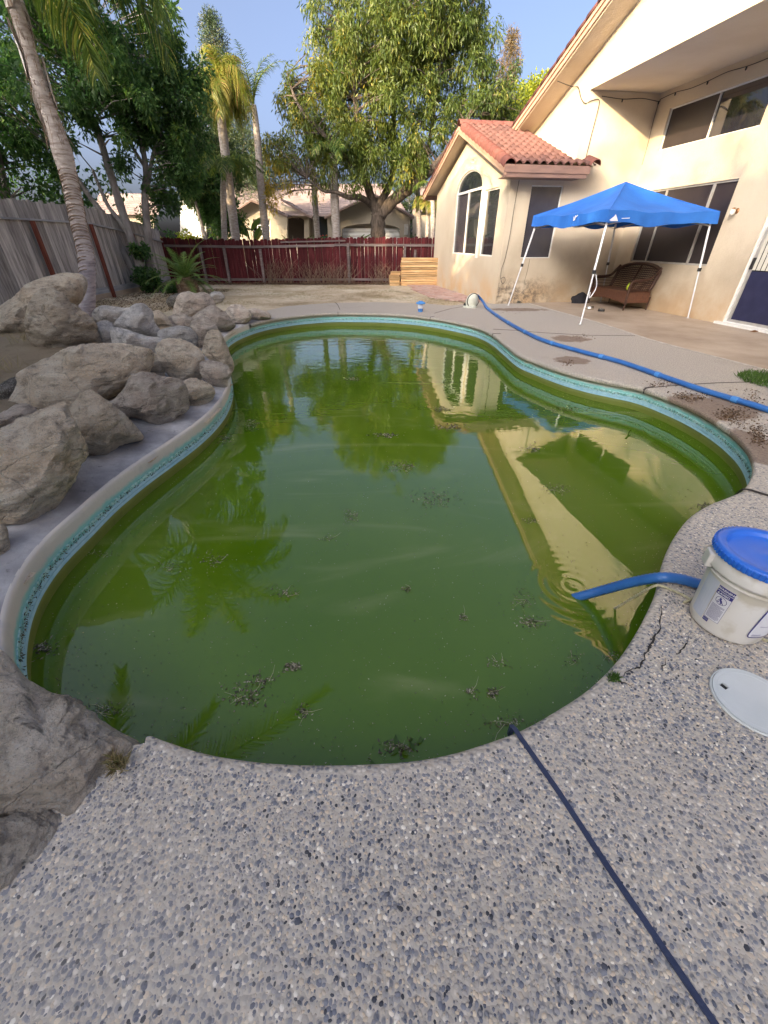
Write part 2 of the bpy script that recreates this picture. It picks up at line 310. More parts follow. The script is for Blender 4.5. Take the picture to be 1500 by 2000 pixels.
M['leaf_fir'] = leafm('conifer_needle', [(0, (.02, .045, .02)), (.5, (.045, .075, .03)), (1, (.12, .11, .05))], .15)
M['leaf_rust'] = leafm('rusty_conifer_needle', [(0, (.06, .06, .025)), (.5, (.13, .09, .04)), (1, (.22, .13, .06))], .2)
M['leaf_lime'] = leafm('lime_leaf', [(0, (.10, .15, .02)), (.6, (.22, .26, .03)), (1, (.38, .36, .05))], .4)
M['frond'] = leafm('palm_leaflet', [(0, (.035, .075, .02)), (.6, (.085, .15, .03)), (.9, (.20, .24, .05)), (1, (.30, .26, .10))], .35)
M['frond_gold'] = leafm('golden_palm_leaflet', [(0, (.10, .15, .03)), (.5, (.22, .25, .05)), (.8, (.33, .29, .08)), (1, (.36, .22, .09))], .4)
M['sago'] = leafm('sago_leaflet', [(0, (.06, .13, .03)), (.7, (.11, .20, .05)), (1, (.22, .29, .09))], .25, .4)
M['grass'] = leafm('green_grass_blade', [(0, (.04, .10, .02)), (1, (.10, .19, .04))])
M['straw'] = leafm('dry_straw', [(0, (.22, .17, .08)), (.6, (.36, .29, .15)), (1, (.14, .15, .05))], .1)
M['litter'] = leafm('dead_leaf', [(0, (.06, .035, .02)), (.6, (.13, .075, .045)), (1, (.22, .15, .09))], .05)
M['scum'] = leafm('floating_dead_leaf', [(0, (.03, .028, .02)), (.4, (.09, .075, .05)), (.7, (.24, .21, .15)), (1, (.50, .47, .36))], .05)
M['petal'] = mat('red_flower', (.5, .06, .03), rough=.6)
M['bark'] = mat('brown_bark', (.055, .042, .034), (.13, .10, .08), 5, .95, .9, 22, stretch=(3, 3, .7), dist=.04)
M['greybark'] = mat('grey_bark', (.16, .145, .145), (.28, .26, .26), 4, .95, .7, 20, stretch=(2, 2, .8), dist=.03)
M['palmbark'] = mat('pale_palm_bark', (.30, .25, .22), (.46, .41, .38), 4, .9, .7, 16, stretch=(2, 2, 5), dist=.03)
g = mat('ringed_palm_bark', (.4, .36, .36), rough=.9, spec=.2); v, x, y, z = coords(g)
mp = N(g, 'ShaderNodeMapping'); mp.inputs['Scale'].default_value = (3, 3, 14); mp.inputs['Rotation'].default_value = (.25, .2, 0); L(g, v, mp.inputs[0])
k = ramp(g, noise(g, mp.outputs[0], 1.3, 7, .7), [(.33, (.12, .095, .09)), (.45, (.38, .33, .32)), (.6, (.58, .54, .54)), (.75, (.72, .68, .68))])
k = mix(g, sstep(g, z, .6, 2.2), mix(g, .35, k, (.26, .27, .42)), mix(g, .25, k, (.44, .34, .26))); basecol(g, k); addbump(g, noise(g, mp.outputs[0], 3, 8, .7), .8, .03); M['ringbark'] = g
M['boot'] = mat('papery_leaf_base', (.62, .57, .53), (.78, .74, .70), 3, .8, .6, 18, col3=(.20, .14, .10), scale3=9, stretch=(3, 3, .8))
M['fibre'] = mat('brown_fibre', (.18, .12, .085), (.28, .20, .15), 9, .95, .8, 30)

# ------------------------------------------------------------------ mesh helpers
class MB:
    def __init__(s): s.v = []; s.f = []
    def add(s, vs, fs):
        o = len(s.v); s.v += [tuple(q) for q in vs]; s.f += [tuple(i+o for i in f) for f in fs]; return s
    def box(s, c, d, M_=None):
        x, y, z = d[0]/2, d[1]/2, d[2]/2
        vs = [Vector((a*x, b*y, e*z)) for a in (-1, 1) for b in (-1, 1) for e in (-1, 1)]
        if M_ is not None: vs = [M_ @ q for q in vs]
        return s.add([q+Vector(c) for q in vs], [(0, 1, 3, 2), (4, 6, 7, 5), (0, 4, 5, 1), (2, 3, 7, 6), (0, 2, 6, 4), (1, 5, 7, 3)])
    def beam(s, a, b, w, h, up=(0, 0, 1)):
        a, b = Vector(a), Vector(b); d = (b-a); n = d.length; d.normalize(); r = d.cross(Vector(up)).normalized(); u = r.cross(d)
        return s.box((a+b)/2, (n, w, h), Matrix((d, r, u)).transposed())
    def tube(s, pts, rad, n=8, cap=True):
        pts = [Vector(p) for p in pts]; m = len(pts); rad = rad if hasattr(rad, '__len__') else [rad]*m
        vs = []; ref = None
        for i, p in enumerate(pts):
            t = (pts[min(i+1, m-1)]-pts[max(i-1, 0)]).normalized()
            if ref is None: ref = t.orthogonal().normalized()
            ref = (ref-t*ref.dot(t)); ref = ref.normalized() if ref.length > 1e-6 else t.orthogonal().normalized()
            b = t.cross(ref)
            vs += [p+(ref*math.cos(a)+b*math.sin(a))*rad[i] for a in [2*math.pi*j/n for j in range(n)]]
        fs = [(i*n+j, i*n+(j+1) % n, (i+1)*n+(j+1) % n, (i+1)*n+j) for i in range(m-1) for j in range(n)]
        if cap: fs += [tuple(range(n-1, -1, -1)), tuple((m-1)*n+j for j in range(n))]
        return s.add(vs, fs)
    def lathe(s, prof, c=(0, 0, 0), n=32, cap=True):
        c = Vector(c); vs = [c+Vector((r*math.cos(2*math.pi*j/n), r*math.sin(2*math.pi*j/n), z)) for r, z in prof for j in range(n)]; m = len(prof)
        fs = [(i*n+j, i*n+(j+1) % n, (i+1)*n+(j+1) % n, (i+1)*n+j) for i in range(m-1) for j in range(n)]
        if cap: fs += [tuple(range(n-1, -1, -1)), tuple((m-1)*n+j for j in range(n))]
        return s.add(vs, fs)
    def poly(s, pts): return s.add(pts, [tuple(range(len(pts)))])
    def mesh(s, name, m, smooth=False):
        me = bpy.data.meshes.new(name); me.from_pydata(s.v, [], s.f)
        if m: me.materials.append(m)
        if smooth: me.polygons.foreach_set('use_smooth', [True]*len(me.polygons))
        me.update(); return me
    def build(s, name, m, parent=None, smooth=False, loc=None, kind=None, bevel=0, label=None):
        me = s.mesh(name, m, smooth); return link(name, me, parent, loc, kind=kind, bevel=bevel, label=label)
def link(name, me, parent=None, loc=None, rot=None, kind=None, bevel=0, label=None):
    o = bpy.data.objects.new(name, me); COL.objects.link(o)
    if parent: o.parent = parent
    if loc is not None: o.location = loc
    if rot is not None: o.rotation_euler = rot
    if kind: o['kind'] = kind
    if label: o['label'] = label
    if bevel:
        b = o.modifiers.new('bevel', 'BEVEL'); b.width = bevel; b.segments = 2; b.limit_method = 'ANGLE'
    return o
def tag(o, label, cat, group=None, kind=None):
    o['label'] = label; o['category'] = cat
    if group: o['group'] = group
    if kind: o['kind'] = kind
    return o
def thing(name, label, cat, loc=(0, 0, 0), rz=0, group=None):
    o = bpy.data.objects.new(name, None); COL.objects.link(o); o.location = loc; o.rotation_euler = (0, 0, rz); o.empty_display_size = .2
    return tag(o, label, cat, group)
def smooth_path(pts, per=6, closed=False):
    pts = [Vector(p) for p in pts]; n = len(pts); out = []
    for i in range(n if closed else n-1):
        g = (lambda k: pts[k % n]) if closed else (lambda k: pts[max(0, min(n-1, k))])
        a, b, c, d = g(i-1), g(i), g(i+1), g(i+2)
        for j in range(per):
            t = j/per; out.append(.5*((2*b)+(c-a)*t+(2*a-5*b+4*c-d)*t*t+(3*b-3*c+d-a)*t**3))
    if not closed: out.append(pts[-1])
    return out
def tess(loops):
    return geometry.tessellate_polygon([[Vector((a, b, 0)) for a, b in lp] for lp in loops])
def slab(mb, outer, holes, fn, th, back=True):
    """a wall of thickness th: fn(a, b, depth) gives the point"""
    loops = [outer]+holes; flat = [p for lp in loops for p in lp]; tr = tess(loops)
    vs = [fn(a, b, 0) for a, b in flat]; mb.add(vs, tr)
    if back: mb.add([fn(a, b, th) for a, b in flat], [t[::-1] for t in tr])
    for lp in loops:
        n = len(lp)
        for i in range(n):
            a, b = lp[i], lp[(i+1) % n]; mb.poly([fn(*a, 0), fn(*b, 0), fn(*b, th), fn(*a, th)])
    return mb
def npmesh(name, verts, faces, m, tint=None, smooth=False):
    me = bpy.data.meshes.new(name); nv, nf, k = len(verts), len(faces), faces.shape[1]
    me.vertices.add(nv); me.vertices.foreach_set('co', np.ascontiguousarray(verts, dtype=np.float32).ravel())
    me.loops.add(nf*k); me.loops.foreach_set('vertex_index', np.ascontiguousarray(faces, dtype=np.int32).ravel())
    me.polygons.add(nf); me.polygons.foreach_set('loop_start', np.arange(nf, dtype=np.int32)*k)
    try: me.polygons.foreach_set('loop_total', np.full(nf, k, dtype=np.int32))
    except Exception: pass
    if smooth: me.polygons.foreach_set('use_smooth', np.ones(nf, dtype=bool))
    me.update(calc_edges=True)
    if tint is not None:
        a = me.attributes.new('tint', 'FLOAT', 'POINT'); a.data.foreach_set('value', np.ascontiguousarray(tint, dtype=np.float32))
    me.materials.append(m); return me
def unit(a): return a/np.maximum(np.linalg.norm(a, axis=1, keepdims=True), 1e-6)
def leaves(pos, dirs, Lf, Wf, tint, up=None):
    """rhombus leaves, folded a little down the middle"""
    n = len(pos); d = unit(dirs); r = unit(np.cross(d, rng.normal(size=(n, 3)))); nn = np.cross(d, r)
    Ls = (Lf*rng.uniform(.7, 1.25, n))[:, None]; Ws = (Wf*rng.uniform(.7, 1.25, n))[:, None]
    p0 = pos; p1 = pos+d*Ls*.45+r*Ws*.5+nn*Ws*.18; p2 = pos+d*Ls; p3 = pos+d*Ls*.45-r*Ws*.5+nn*Ws*.18
    v = np.stack([p0, p1, p2, p3], 1).reshape(-1, 3); f = np.arange(4*n).reshape(n, 4)
    return v, f, np.repeat(tint, 4)
def pip(px, py, poly):
    inside = np.zeros(px.shape, bool); n = len(poly)
    for i in range(n):
        x0, y0 = poly[i]; x1, y1 = poly[(i+1) % n]
        c = ((y0 > py) != (y1 > py)); xs = (x1-x0)*(py-y0)/((y1-y0) if y1 != y0 else 1e-9)+x0
        inside ^= c & (px < xs)
    return inside
def polydist(px, py, poly):
    d = np.full(px.shape, 1e9); n = len(poly)
    for i in range(n):
        ax, ay = poly[i]; bx, by = poly[(i+1) % n]; ux, uy = bx-ax, by-ay; q = ux*ux+uy*uy+1e-12
        t = np.clip(((px-ax)*ux+(py-ay)*uy)/q, 0, 1); d = np.minimum(d, np.hypot(px-ax-t*ux, py-ay-t*uy))
    return d
# ------------------------------------------------------------------ pool outline (clockwise from the near left corner of the coping)
near = [(285, 1433), (320, 1443), (400, 1468), (500, 1484), (600, 1490), (700, 1489), (800, 1483), (880, 1469), (950, 1448), (1020, 1422), (1090, 1383), (1150, 1343), (1200, 1295), (1232, 1252), (1262, 1200), (1284, 1150), (1292, 1112), (1303, 1076), (1322, 1040), (1348, 1008), (1385, 984), (1425, 968), (1455, 952)]
far_ = [(1474, 915), (1465, 880), (1440, 850), (1400, 820), (1350, 793), (1300, 772), (1250, 755), (1200, 745), (1150, 735), (1100, 722), (1050, 705), (1012, 690), (985, 670), (962, 652), (935, 639), (900, 630), (850, 621), (800, 615), (750, 612), (700, 611), (650, 611), (600, 614), (555, 619), (520, 625), (490, 633)]
left = [(460, 645), (440, 662), (440, 690), (453, 716), (455, 742), (444, 772), (420, 802), (385, 832), (340, 863), (280, 903), (220, 948), (168, 995), (110, 1048), (70, 1097), (45, 1145), (32, 1195), (29, 1245), (42, 1305), (72, 1350), (112, 1390), (165, 1432), (215, 1456), (250, 1460)]
def cr(px):
    return [onz(*p) for p in px]
RIM = smooth_path(cr(near+far_+left), 5, True)
RP = [(p.x, p.y) for p in RIM]; NR = len(RIM)
NSTART, NFAR = 0, (len(near)+len(far_)-1)*5      # coping runs along RIM[0:NFAR]
def normals(pts):
    out = []; n = len(pts)
    for i in range(n):
        t = (pts[(i+1) % n]-pts[i-1]); t.z = 0; t.normalize(); out.append(Vector((t.y, -t.x, 0)))
    return out
NRM = normals(RIM)
area = sum(RP[i][0]*RP[(i+1) % NR][1]-RP[(i+1) % NR][0]*RP[i][1] for i in range(NR))
if area < 0: NRM = [-q for q in NRM]           # NRM points away from the water
def ringmesh(mb, prof, i0=0, i1=None, closed=True):
    """sweep the profile [(offset out, z)] round the rim"""
    idx = list(range(NR)) if closed else list(range(i0, i1+1)); k = len(prof); vs = []
    for i in idx:
        for o, z in prof: vs.append(RIM[i]+NRM[i]*o+Vector((0, 0, z)))
    m = len(idx); fs = []
    for a in range(m if closed else m-1):
        b = (a+1) % m
        for j in range(k-1): fs.append((a*k+j, a*k+j+1, b*k+j+1, b*k+j))
    return mb.add(vs, fs)
WATER = -.31
ws = MB(); ringmesh(ws, [(.06, -.222), (.06, -.6), (-.02, -1.3), (-.3, -1.9)]); pool = ws.build('pool_shell', M['plaster'], smooth=True, kind='structure')
b = MB(); b.poly([RIM[i]-NRM[i]*.25+Vector((0, 0, -1.85)) for i in range(NR)]); b.build('pool_floor', M['plaster'], pool)
MB_ = MB(); ringmesh(MB_, [(.062, -.07), (.050, -.135)], 0, NFAR, False); MB_.build('plaster_beam', M['beam'], pool)
MB_ = MB(); ringmesh(MB_, [(.062, .004), (.050, .0), (.043, -.012), (.040, -.04), (.046, -.13)], NFAR, NR-20, False); MB_.build('rounded_beam', M['beam'], pool, smooth=True)
MB_ = MB(); ringmesh(MB_, [(.055, -.13), (.041, -.133), (.041, -.160), (.055, -.162)]); MB_.build('waterline_tile_band', M['teal'], pool)
for k in range(2):
    z = -.164-.030*k
    MB_ = MB(); ringmesh(MB_, [(.055, z), (.042, z-.001), (.042, z-.026), (.055, z-.028)]); MB_.build('pale_blue_tile_row', M['paleblue'], pool)
b = MB(); b.add([p+NRM[i]*.07+Vector((0, 0, WATER)) for i, p in enumerate(RIM)], tess([[(p.x+NRM[i].x*.07, p.y+NRM[i].y*.07) for i, p in enumerate(RIM)]]))
b.build('pool_water', M['water'], kind='structure')

# ------------------------------------------------------------------ house frame: origin at the bay's near corner, x along its side wall, y along its gable front
HA = R(10); HC = Vector((3.18, 12.93, 0)); CH, SH = math.cos(HA), math.sin(HA)
def h2w(s, t, z=0): return Vector((HC.x+s*CH-t*SH, HC.y+s*SH+t*CH, z))
SB, SA = 3.48, 1.636      # recessed patio wall, upper gable wall

# ------------------------------------------------------------------ deck
inner = [RIM[i]+NRM[i]*.035 for i in range(0, NFAR+1)]
c_end = onz(478, 640, 0)
outer = [onz(492, 622), onz(520, 607), onz(560, 598), onz(640, 592), onz(740, 590), onz(830, 593), onz(880, 597), h2w(-.35, .35), h2w(-.02, -.02), h2w(SB-.01, -.02), h2w(SB-.01, -16), Vector((7.5, -4, 0)), Vector((-4.5, -4, 0)), Vector((-4.5, .35, 0)), Vector((-2.6, .45, 0)), Vector((-1.6, .62, 0)), onz(200, 1482), onz(252, 1458)]
deck = MB(); lp = [(p.x, p.y) for p in inner]+[(p.x, p.y) for p in outer]
tr = tess([lp]); deck.add([Vector((a, b, 0)) for a, b in lp], tr)
n = len(outer)
allp = [Vector((a, b, 0)) for a, b in lp]
for i in range(len(inner)-1, len(lp)):
    a, b = allp[i], allp[(i+1) % len(lp)]; dz = Vector((0, 0, -.14)); deck.poly([a, b, b+dz, a+dz])
DECK = deck.build('pool_deck', M['agg'], kind='structure')
cop = MB(); ringmesh(cop, [(.036, 0), (.014, -.004), (.002, -.014), (0, -.030), (.002, -.052), (.016, -.068), (.062, -.072)], 0, NFAR, False)
cop.build('coping_nose', M['agg'], DECK, smooth=True)
lpn = np.array(lp); DECKP = lp
# joints
def strip(mb, pts, wd, z=.003):
    pts = [Vector(p) for p in pts]; L_, R_ = [], []
    for i, p in enumerate(pts):
        t = (pts[min(i+1, len(pts)-1)]-pts[max(i-1, 0)]); t.z = 0; t.normalize(); nn = Vector((-t.y, t.x, 0))*wd*.5
        L_.append(p+nn); R_.append(p-nn)
    for i in range(len(pts)-1):
        a, b2, c2, d2 = [Vector((q.x, q.y, z)) for q in (L_[i], L_[i+1], R_[i+1], R_[i])]
        mb.poly([d2, c2, b2, a]); lo = Vector((0, 0, -.006)); mb.poly([a, b2, b2+lo, a+lo]); mb.poly([c2, d2, d2+lo, c2+lo])
    return mb
j0, j1 = onz(1006, 1426), onz(1395, 2000); jd = (j1-j0)
strip(MB(), [j0-jd*.012, j0+jd*.05, j0+jd*.3+Vector((.004, 0, 0)), j0+jd*.6-Vector((.002, 0, 0)), j1, j1+jd*3], .0165, .006).build('joint_sealant', M['joint'], DECK)
b = MB(); b.box(j0-jd*.022+Vector((0, 0, -.03)), (.017, .012, .06)); b.build('joint_sealant', M['joint'], DECK)
for pts, wd in [([(1262, 758), (1330, 752), (1400, 748), (1470, 746)], .016), ([(963, 643), (1000, 645), (1060, 650), (1150, 655), (1240, 656)], .014), ([(848, 612), (880, 603), (908, 598)], .014), ([(664, 605), (660, 596), (655, 591)], .014), ([(1262, 758), (1256, 763)], .02)]:
    strip(MB(), [onz(*p) for p in pts], wd, .004).build('control_joint', M['djoint'], DECK)
for u, v in [(664, 611), (843, 620), (960, 652), (1255, 758)]:     # saw cuts down the coping nose
    p = onz(u, v); i = min(range(NR), key=lambda q: (RIM[q]-p).length); a = RIM[i]
    rz = math.atan2(NRM[i].y, NRM[i].x); Mx = Matrix.Rotation(rz, 3, 'Z')
    b = MB(); b.box(a+NRM[i]*.08+Vector((0, 0, -.032)), (.165, .012, .074), Mx); b.build('coping_cut', M['djoint'], DECK)
# cracks near the bucket
def crack(px, w0):
    pts = smooth_path([onz(*p) for p in px], 4); pts = [p+Vector((random.uniform(-.006, .006), random.uniform(-.006, .006), 0)) for p in pts]
    mb = MB(); n = len(pts)
    for i in range(n-1):
        a, b2 = pts[i], pts[i+1]; t = (b2-a).normalized(); nn = Vector((-t.y, t.x, 0)); w1 = w0*(.3+random.random())*math.sin(math.pi*min(1, (i+.5)/n)); w2 = w0*(.3+random.random())*math.sin(math.pi*min(1, (i+1)/n))
        mb.poly([a-nn*w1+Vector((0, 0, .0075)), b2-nn*w2+Vector((0, 0, .0075)), b2+nn*w2+Vector((0, 0, .0075)), a+nn*w1+Vector((0, 0, .0075))])
    mb.build('crack', M['dark'], DECK)
crack([(1289, 1176), (1293, 1195), (1288, 1215), (1283, 1238), (1272, 1255), (1265, 1272), (1256, 1285), (1252, 1302), (1238, 1308), (1220, 1318), (1204, 1330)], .0055)
crack([(1348, 1240), (1338, 1262), (1326, 1275), (1318, 1282)], .003)
crack([(1204, 1330), (1214, 1336), (1234, 1339)], .003)
crack([(1300, 1290), (1296, 1300), (1292, 1314)], .0025)
# smooth patio slab
pl = [onz(1046, 597), onz(1167, 630), onz(1267, 663), onz(1333, 681), onz(1500, 724), onz(1620, 760)]
pp = [Vector((p.x, p.y, 0)) for p in pl]+[Vector((5.6, -1, 0)), h2w(SB-.02, -14), h2w(SB-.02, -.03)]
pp[0] = h2w(1.0, -.03)
b = MB(); fl = [(p.x, p.y) for p in pp]; b.add([Vector((a, c, .006)) for a, c in fl], tess([fl])); PAT = b.build('patio_slab', M['patio'], kind='structure')
strip(MB(), [h2w(1.0, -.05)]+[p for p in pp[1:7]], .05, .010).build('white_joint_line', M['coping_line'], PAT)

# ------------------------------------------------------------------ ground
def tail(x, y):
    """height of the dirt: a mound under the boulders on the left, flat elsewhere"""
    x = np.asarray(x, float); y = np.asarray(y, float); d = polydist(x, y, RP)
    s = np.clip((d-.35)/1.6, 0, 1); s = s*s*(3-2*s)
    lf = np.clip((-x-1.3)/1.2, 0, 1)*np.clip((11.5-y)/3.5, 0, 1)*np.clip((y-.2)/1.0, 0, 1)
    far = np.clip((y-19.6)/4, 0, 1)
    return -.03+.30*s*lf*np.clip((x+9.5)/3, .35, 1)+far*.3
def th(x, y): return float(tail(np.array([x]), np.array([y]))[0])
def grid(x0, x1, y0, y1, st):
    xs = np.arange(x0, x1+st/2, st); ys = np.arange(y0, y1+st/2, st); X, Y = np.meshgrid(xs, ys); nx, ny = len(xs), len(ys)
    return xs, ys, X, Y, nx, ny
xs = np.concatenate([np.arange(-80, -12, 6.0), np.arange(-12, 9, .15), np.arange(9, 85, 6.0)])
ys = np.concatenate([np.arange(-40, -1, 4.0), np.arange(-1, 20, .15), np.arange(20, 30, 1.), np.arange(30, 300, 12.)])
X, Y = np.meshgrid(xs, ys); Z = tail(X.ravel(), Y.ravel()).reshape(X.shape)
nzz = rng.normal(size=X.shape)*.006; Z = Z+nzz*(np.abs(X) < 12)
hi = polydist(X.ravel(), Y.ravel(), RP).reshape(X.shape); ins = pip(X.ravel(), Y.ravel(), RP).reshape(X.shape)
dk = pip(X.ravel(), Y.ravel(), DECKP).reshape(X.shape); Z = np.where(dk, -.12, Z)
Z = np.where((hi < .3) & ~ins & (X < 0), np.minimum(Z, -.05), Z)
ny, nx = X.shape; V_ = np.stack([X.ravel(), Y.ravel(), Z.ravel()], 1); idx = np.arange(nx*ny).reshape(ny, nx)
bad = ins & (hi > .02)
bad = bad | (ins)
q = ~(bad[:-1, :-1] | bad[1:, :-1] | bad[:-1, 1:] | bad[1:, 1:])
fcs = np.stack([idx[:-1, :-1][q], idx[:-1, 1:][q], idx[1:, 1:][q], idx[1:, :-1][q]], 1)
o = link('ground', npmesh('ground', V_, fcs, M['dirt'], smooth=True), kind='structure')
# mortar bed between the rim and the boulders
MB_ = MB(); idx2 = list(range(NFAR-4, NR-16)); prof = [(.057, .001), (.22, .02), (.45, .05), (.65, .10), (.9, .15)]
vs = []
for i in idx2:
    for o_, z in prof:
        p = RIM[i]+NRM[i]*o_; vs.append(p+Vector((0, 0, z*(1+.25*math.sin(i*.7)*min(1, o_))+random.uniform(-.006, .006))))
k = len(prof); MB_.add(vs, [(a*k+j, a*k+j+1, (a+1)*k+j+1, (a+1)*k+j) for a in range(len(idx2)-1) for j in range(k-1)])
MB_.build('mortar_bed', M['mortar'], smooth=True, kind='structure')

# ------------------------------------------------------------------ pebbles set in the deck near the camera
sp = .0106
gx, gy = np.meshgrid(np.arange(-2.4, 3.0, sp), np.arange(-.25, 2.3, sp)); gx = gx.ravel()+rng.uniform(-.45, .45, gx.size)*sp; gy = gy.ravel()+rng.uniform(-.45, .45, gy.size)*sp
keep = pip(gx, gy, DECKP) & (polydist(gx, gy, DECKP) > .004)
dist = np.hypot(gx, gy-.2); keep &= rng.random(gx.size) < np.clip(1.25-(dist-1.1)*.45, .0, .93)
gx, gy = gx[keep], gy[keep]; n = len(gx)
a = rng.uniform(0, 2*math.pi, n); rl = rng.choice([1., .72, .5], n, p=[.42, .38, .20])*rng.uniform(.0054, .0088, n)*np.where(rng.random(n) < .08, 1.3, 1); rs = rl*rng.uniform(.55, .9, n); hh = rng.uniform(.0015, .0038, n)
m6 = 6; ang = np.arange(m6)*2*math.pi/m6
def ringv(k, z):
    ex = np.cos(ang)[None]*rl[:, None]*k; ey = np.sin(ang)[None]*rs[:, None]*k
    return np.stack([gx[:, None]+ex*np.cos(a)[:, None]-ey*np.sin(a)[:, None], gy[:, None]+ex*np.sin(a)[:, None]+ey*np.cos(a)[:, None], np.broadcast_to(z[:, None], ex.shape)], 2)
topv = np.stack([gx, gy, hh], 1)[:, None]
hh = hh*np.clip(.75+.9*np.sin(gx*3.1+np.sin(gy*2.3)*1.5)*np.sin(gy*3.7+1), .25, 1.25)
topv = np.stack([gx, gy, hh], 1)[:, None]
Vp = np.concatenate([topv, ringv(.68, hh*.72), ringv(1.0, -hh*.3)], 1).reshape(-1, 3)
tri = [(0, 1+j, 1+(j+1) % m6) for j in range(m6)]+[(1+j, 7+j, 7+(j+1) % m6) for j in range(m6)]+[(1+j, 7+(j+1) % m6, 1+(j+1) % m6) for j in range(m6)]
Fp = (np.arange(n)[:, None, None]*13+np.array(tri)[None]).reshape(-1, 3)
tint = np.clip(rng.normal(.47, .27, n), 0, 1)
pb = link('aggregate_pebbles', npmesh('aggregate_pebbles', Vp, Fp, M['pebble'], np.repeat(tint, 13), True)); tag(pb, 'small grey, blue and tan pebbles set flush in the near part of the pool deck', 'pebbles', kind='stuff')
print('pebbles', n)

# ------------------------------------------------------------------ brick path beside the bay
BP = MB(); c0, c1 = h2w(-1.9, 1.0), h2w(-.06, 6.3)
BPoly = [h2w(-.05, .1), h2w(-.05, 6.4), h2w(-2.1, 6.0), h2w(-2.0, 4.2), h2w(-1.75, 2.9), h2w(-1.35, 1.7), h2w(-.9, .9)]
fl = [(p.x, p.y) for p in BPoly]; BP.add([Vector((x_, y_, -.012)) for x_, y_ in fl], tess([fl])); BPO = BP.build('brick_path', M['dirt'], kind='structure')
bm_ = MB(); bm_.box((0, 0, 0), (.19, .092, .05)); bme = bm_.mesh('brick', M['brick'])
k = 0
for i in range(12):
    for j in range(66):
        s_ = -.16-i*.205-(.1 if j % 2 else 0); t_ = .15+j*.102; p = h2w(s_, t_)
        if pip(np.array([p.x]), np.array([p.y]), fl)[0] and polydist(np.array([p.x]), np.array([p.y]), fl)[0] > .06 and k < 300:
            link('brick', bme, BPO, (p.x, p.y, random.uniform(-.018, -.004)), (random.uniform(-.03, .03), random.uniform(-.03, .03), HA+random.uniform(-.04, .04))); k += 1

# ------------------------------------------------------------------ the house
HOUSE = thing('house', 'large cream stucco house with red tiled gables and arched bay window', 'house', HC, HA)
fS = lambda s0: (lambda t, z, d: Vector((s0+d, t, z)))      # plane facing -x
fT = lambda t0: (lambda s, z, d: Vector((s, t0+d, z)))      # plane facing -y
def arch(a0, a1, z0, zs, rise, n=20):
    c, r = (a0+a1)/2, (a1-a0)/2
    return [(a0, z0), (a1, z0)]+[(c+r*math.cos(math.pi*i/n), zs+rise*math.sin(math.pi*i/n)) for i in range(n+1)]
rect = lambda a0, a1, z0, z1: [(a0, z0), (a1, z0), (a1, z1), (a0, z1)]
W1 = arch(1.93, 4.22, 1.12, 2.77, .50); W2 = rect(.61, 1.63, 1.12, 2.68)
slab(MB(), [(0, -.2), (6.5, -.2), (6.5, 2.95), (3.25, 4.08), (0, 2.95)], [W1, W2], fS(0), .15).build('bay_gable_wall', M['stucco'], HOUSE)
W3 = rect(.58, 1.45, 1.10, 2.66)
slab(MB(), [(.151, -.2), (SB+.2, -.2), (SB+.2, 4.4), (SA, 4.4), (SA, 2.97), (.151, 2.97)], [W3], fT(0), .15).build('bay_side_wall', M['stucco'], HOUSE)
slab(MB(), [(.16, 2.5), (4.4, 2.5), (4.4, 3.46), (-5, 6.81), (-11.6, 4.46), (-11.6, 4.4), (.16, 4.4)], [], fS(SA), .3).build('upper_gable_wall', M['stucco'], HOUSE)
WL = rect(-3.12, -.60, 1.03, 2.54); WU = rect(-3.12, -.48, 3.31, 4.06); DR = rect(-6.3, -4.06, .02, 2.08)
slab(MB(), [(0, -.2), (-11.6, -.2), (-11.6, 4.5), (0, 4.5)], [WL, WU, DR], fS(SB), .15).build('patio_wall', M['stucco'], HOUSE)
slab(MB(), [(6.5, -.2), (0.3, -.2), (.3, 2.9), (6.5, 2.9)], [], lambda a, z, d: Vector((a+.2, 6.5-d-.01, z)), .12).build('bay_back_wall', M['stucco'], HOUSE)
MB().box(((SA+.3+SB)/2+.0, -5.7, 4.452), (SB-SA-.3, 11.7, .09)).build('patio_soffit', M['stucco'], HOUSE)
MB().box((SA+.93+SB/2-.9, -11.68, 2.15), (SB+6, .15, 4.5)).build('far_end_wall', M['stucco'], HOUSE)
MB().box((.22+.05, 3.2, -.03), (.02, 6.2, .1)).build('weep_screed', M['fascia'], HOUSE)
# windows
def frame(mb, poly, fn, w_, d0, d1):
    """flat bar frame that follows an opening"""
    n = len(poly); cx = sum(p[0] for p in poly)/n; c = Vector((cx, sum(p[1] for p in poly)/n))
    ins_ = []
    for i in range(n):
        a, b, c_ = Vector(poly[i-1]), Vector(poly[i]), Vector(poly[(i+1) % n])
        e1 = (b-a).normalized(); e2 = (c_-b).normalized(); n1 = Vector((-e1.y, e1.x)); n2 = Vector((-e2.y, e2.x)); m_ = (n1+n2); 
        m_ = m_.normalized()/max(.4, m_.normalized().dot(n1))
        if (c-b).dot(m_) < 0: m_ = -m_
        ins_.append(b+m_*w_)
    for i in range(n):
        j = (i+1) % n; o1, o2, i1, i2 = poly[i], poly[j], ins_[i], ins_[j]
        mb.poly([fn(*o1, d0), fn(*o2, d0), fn(i2.x, i2.y, d0), fn(i1.x, i1.y, d0)]); mb.poly([fn(i1.x, i1.y, d0), fn(i2.x, i2.y, d0), fn(i2.x, i2.y, d1), fn(i1.x, i1.y, d1)])
        mb.poly([fn(*o1, d0), fn(*o2, d0), fn(*o2, d1), fn(*o1, d1)])
    return mb
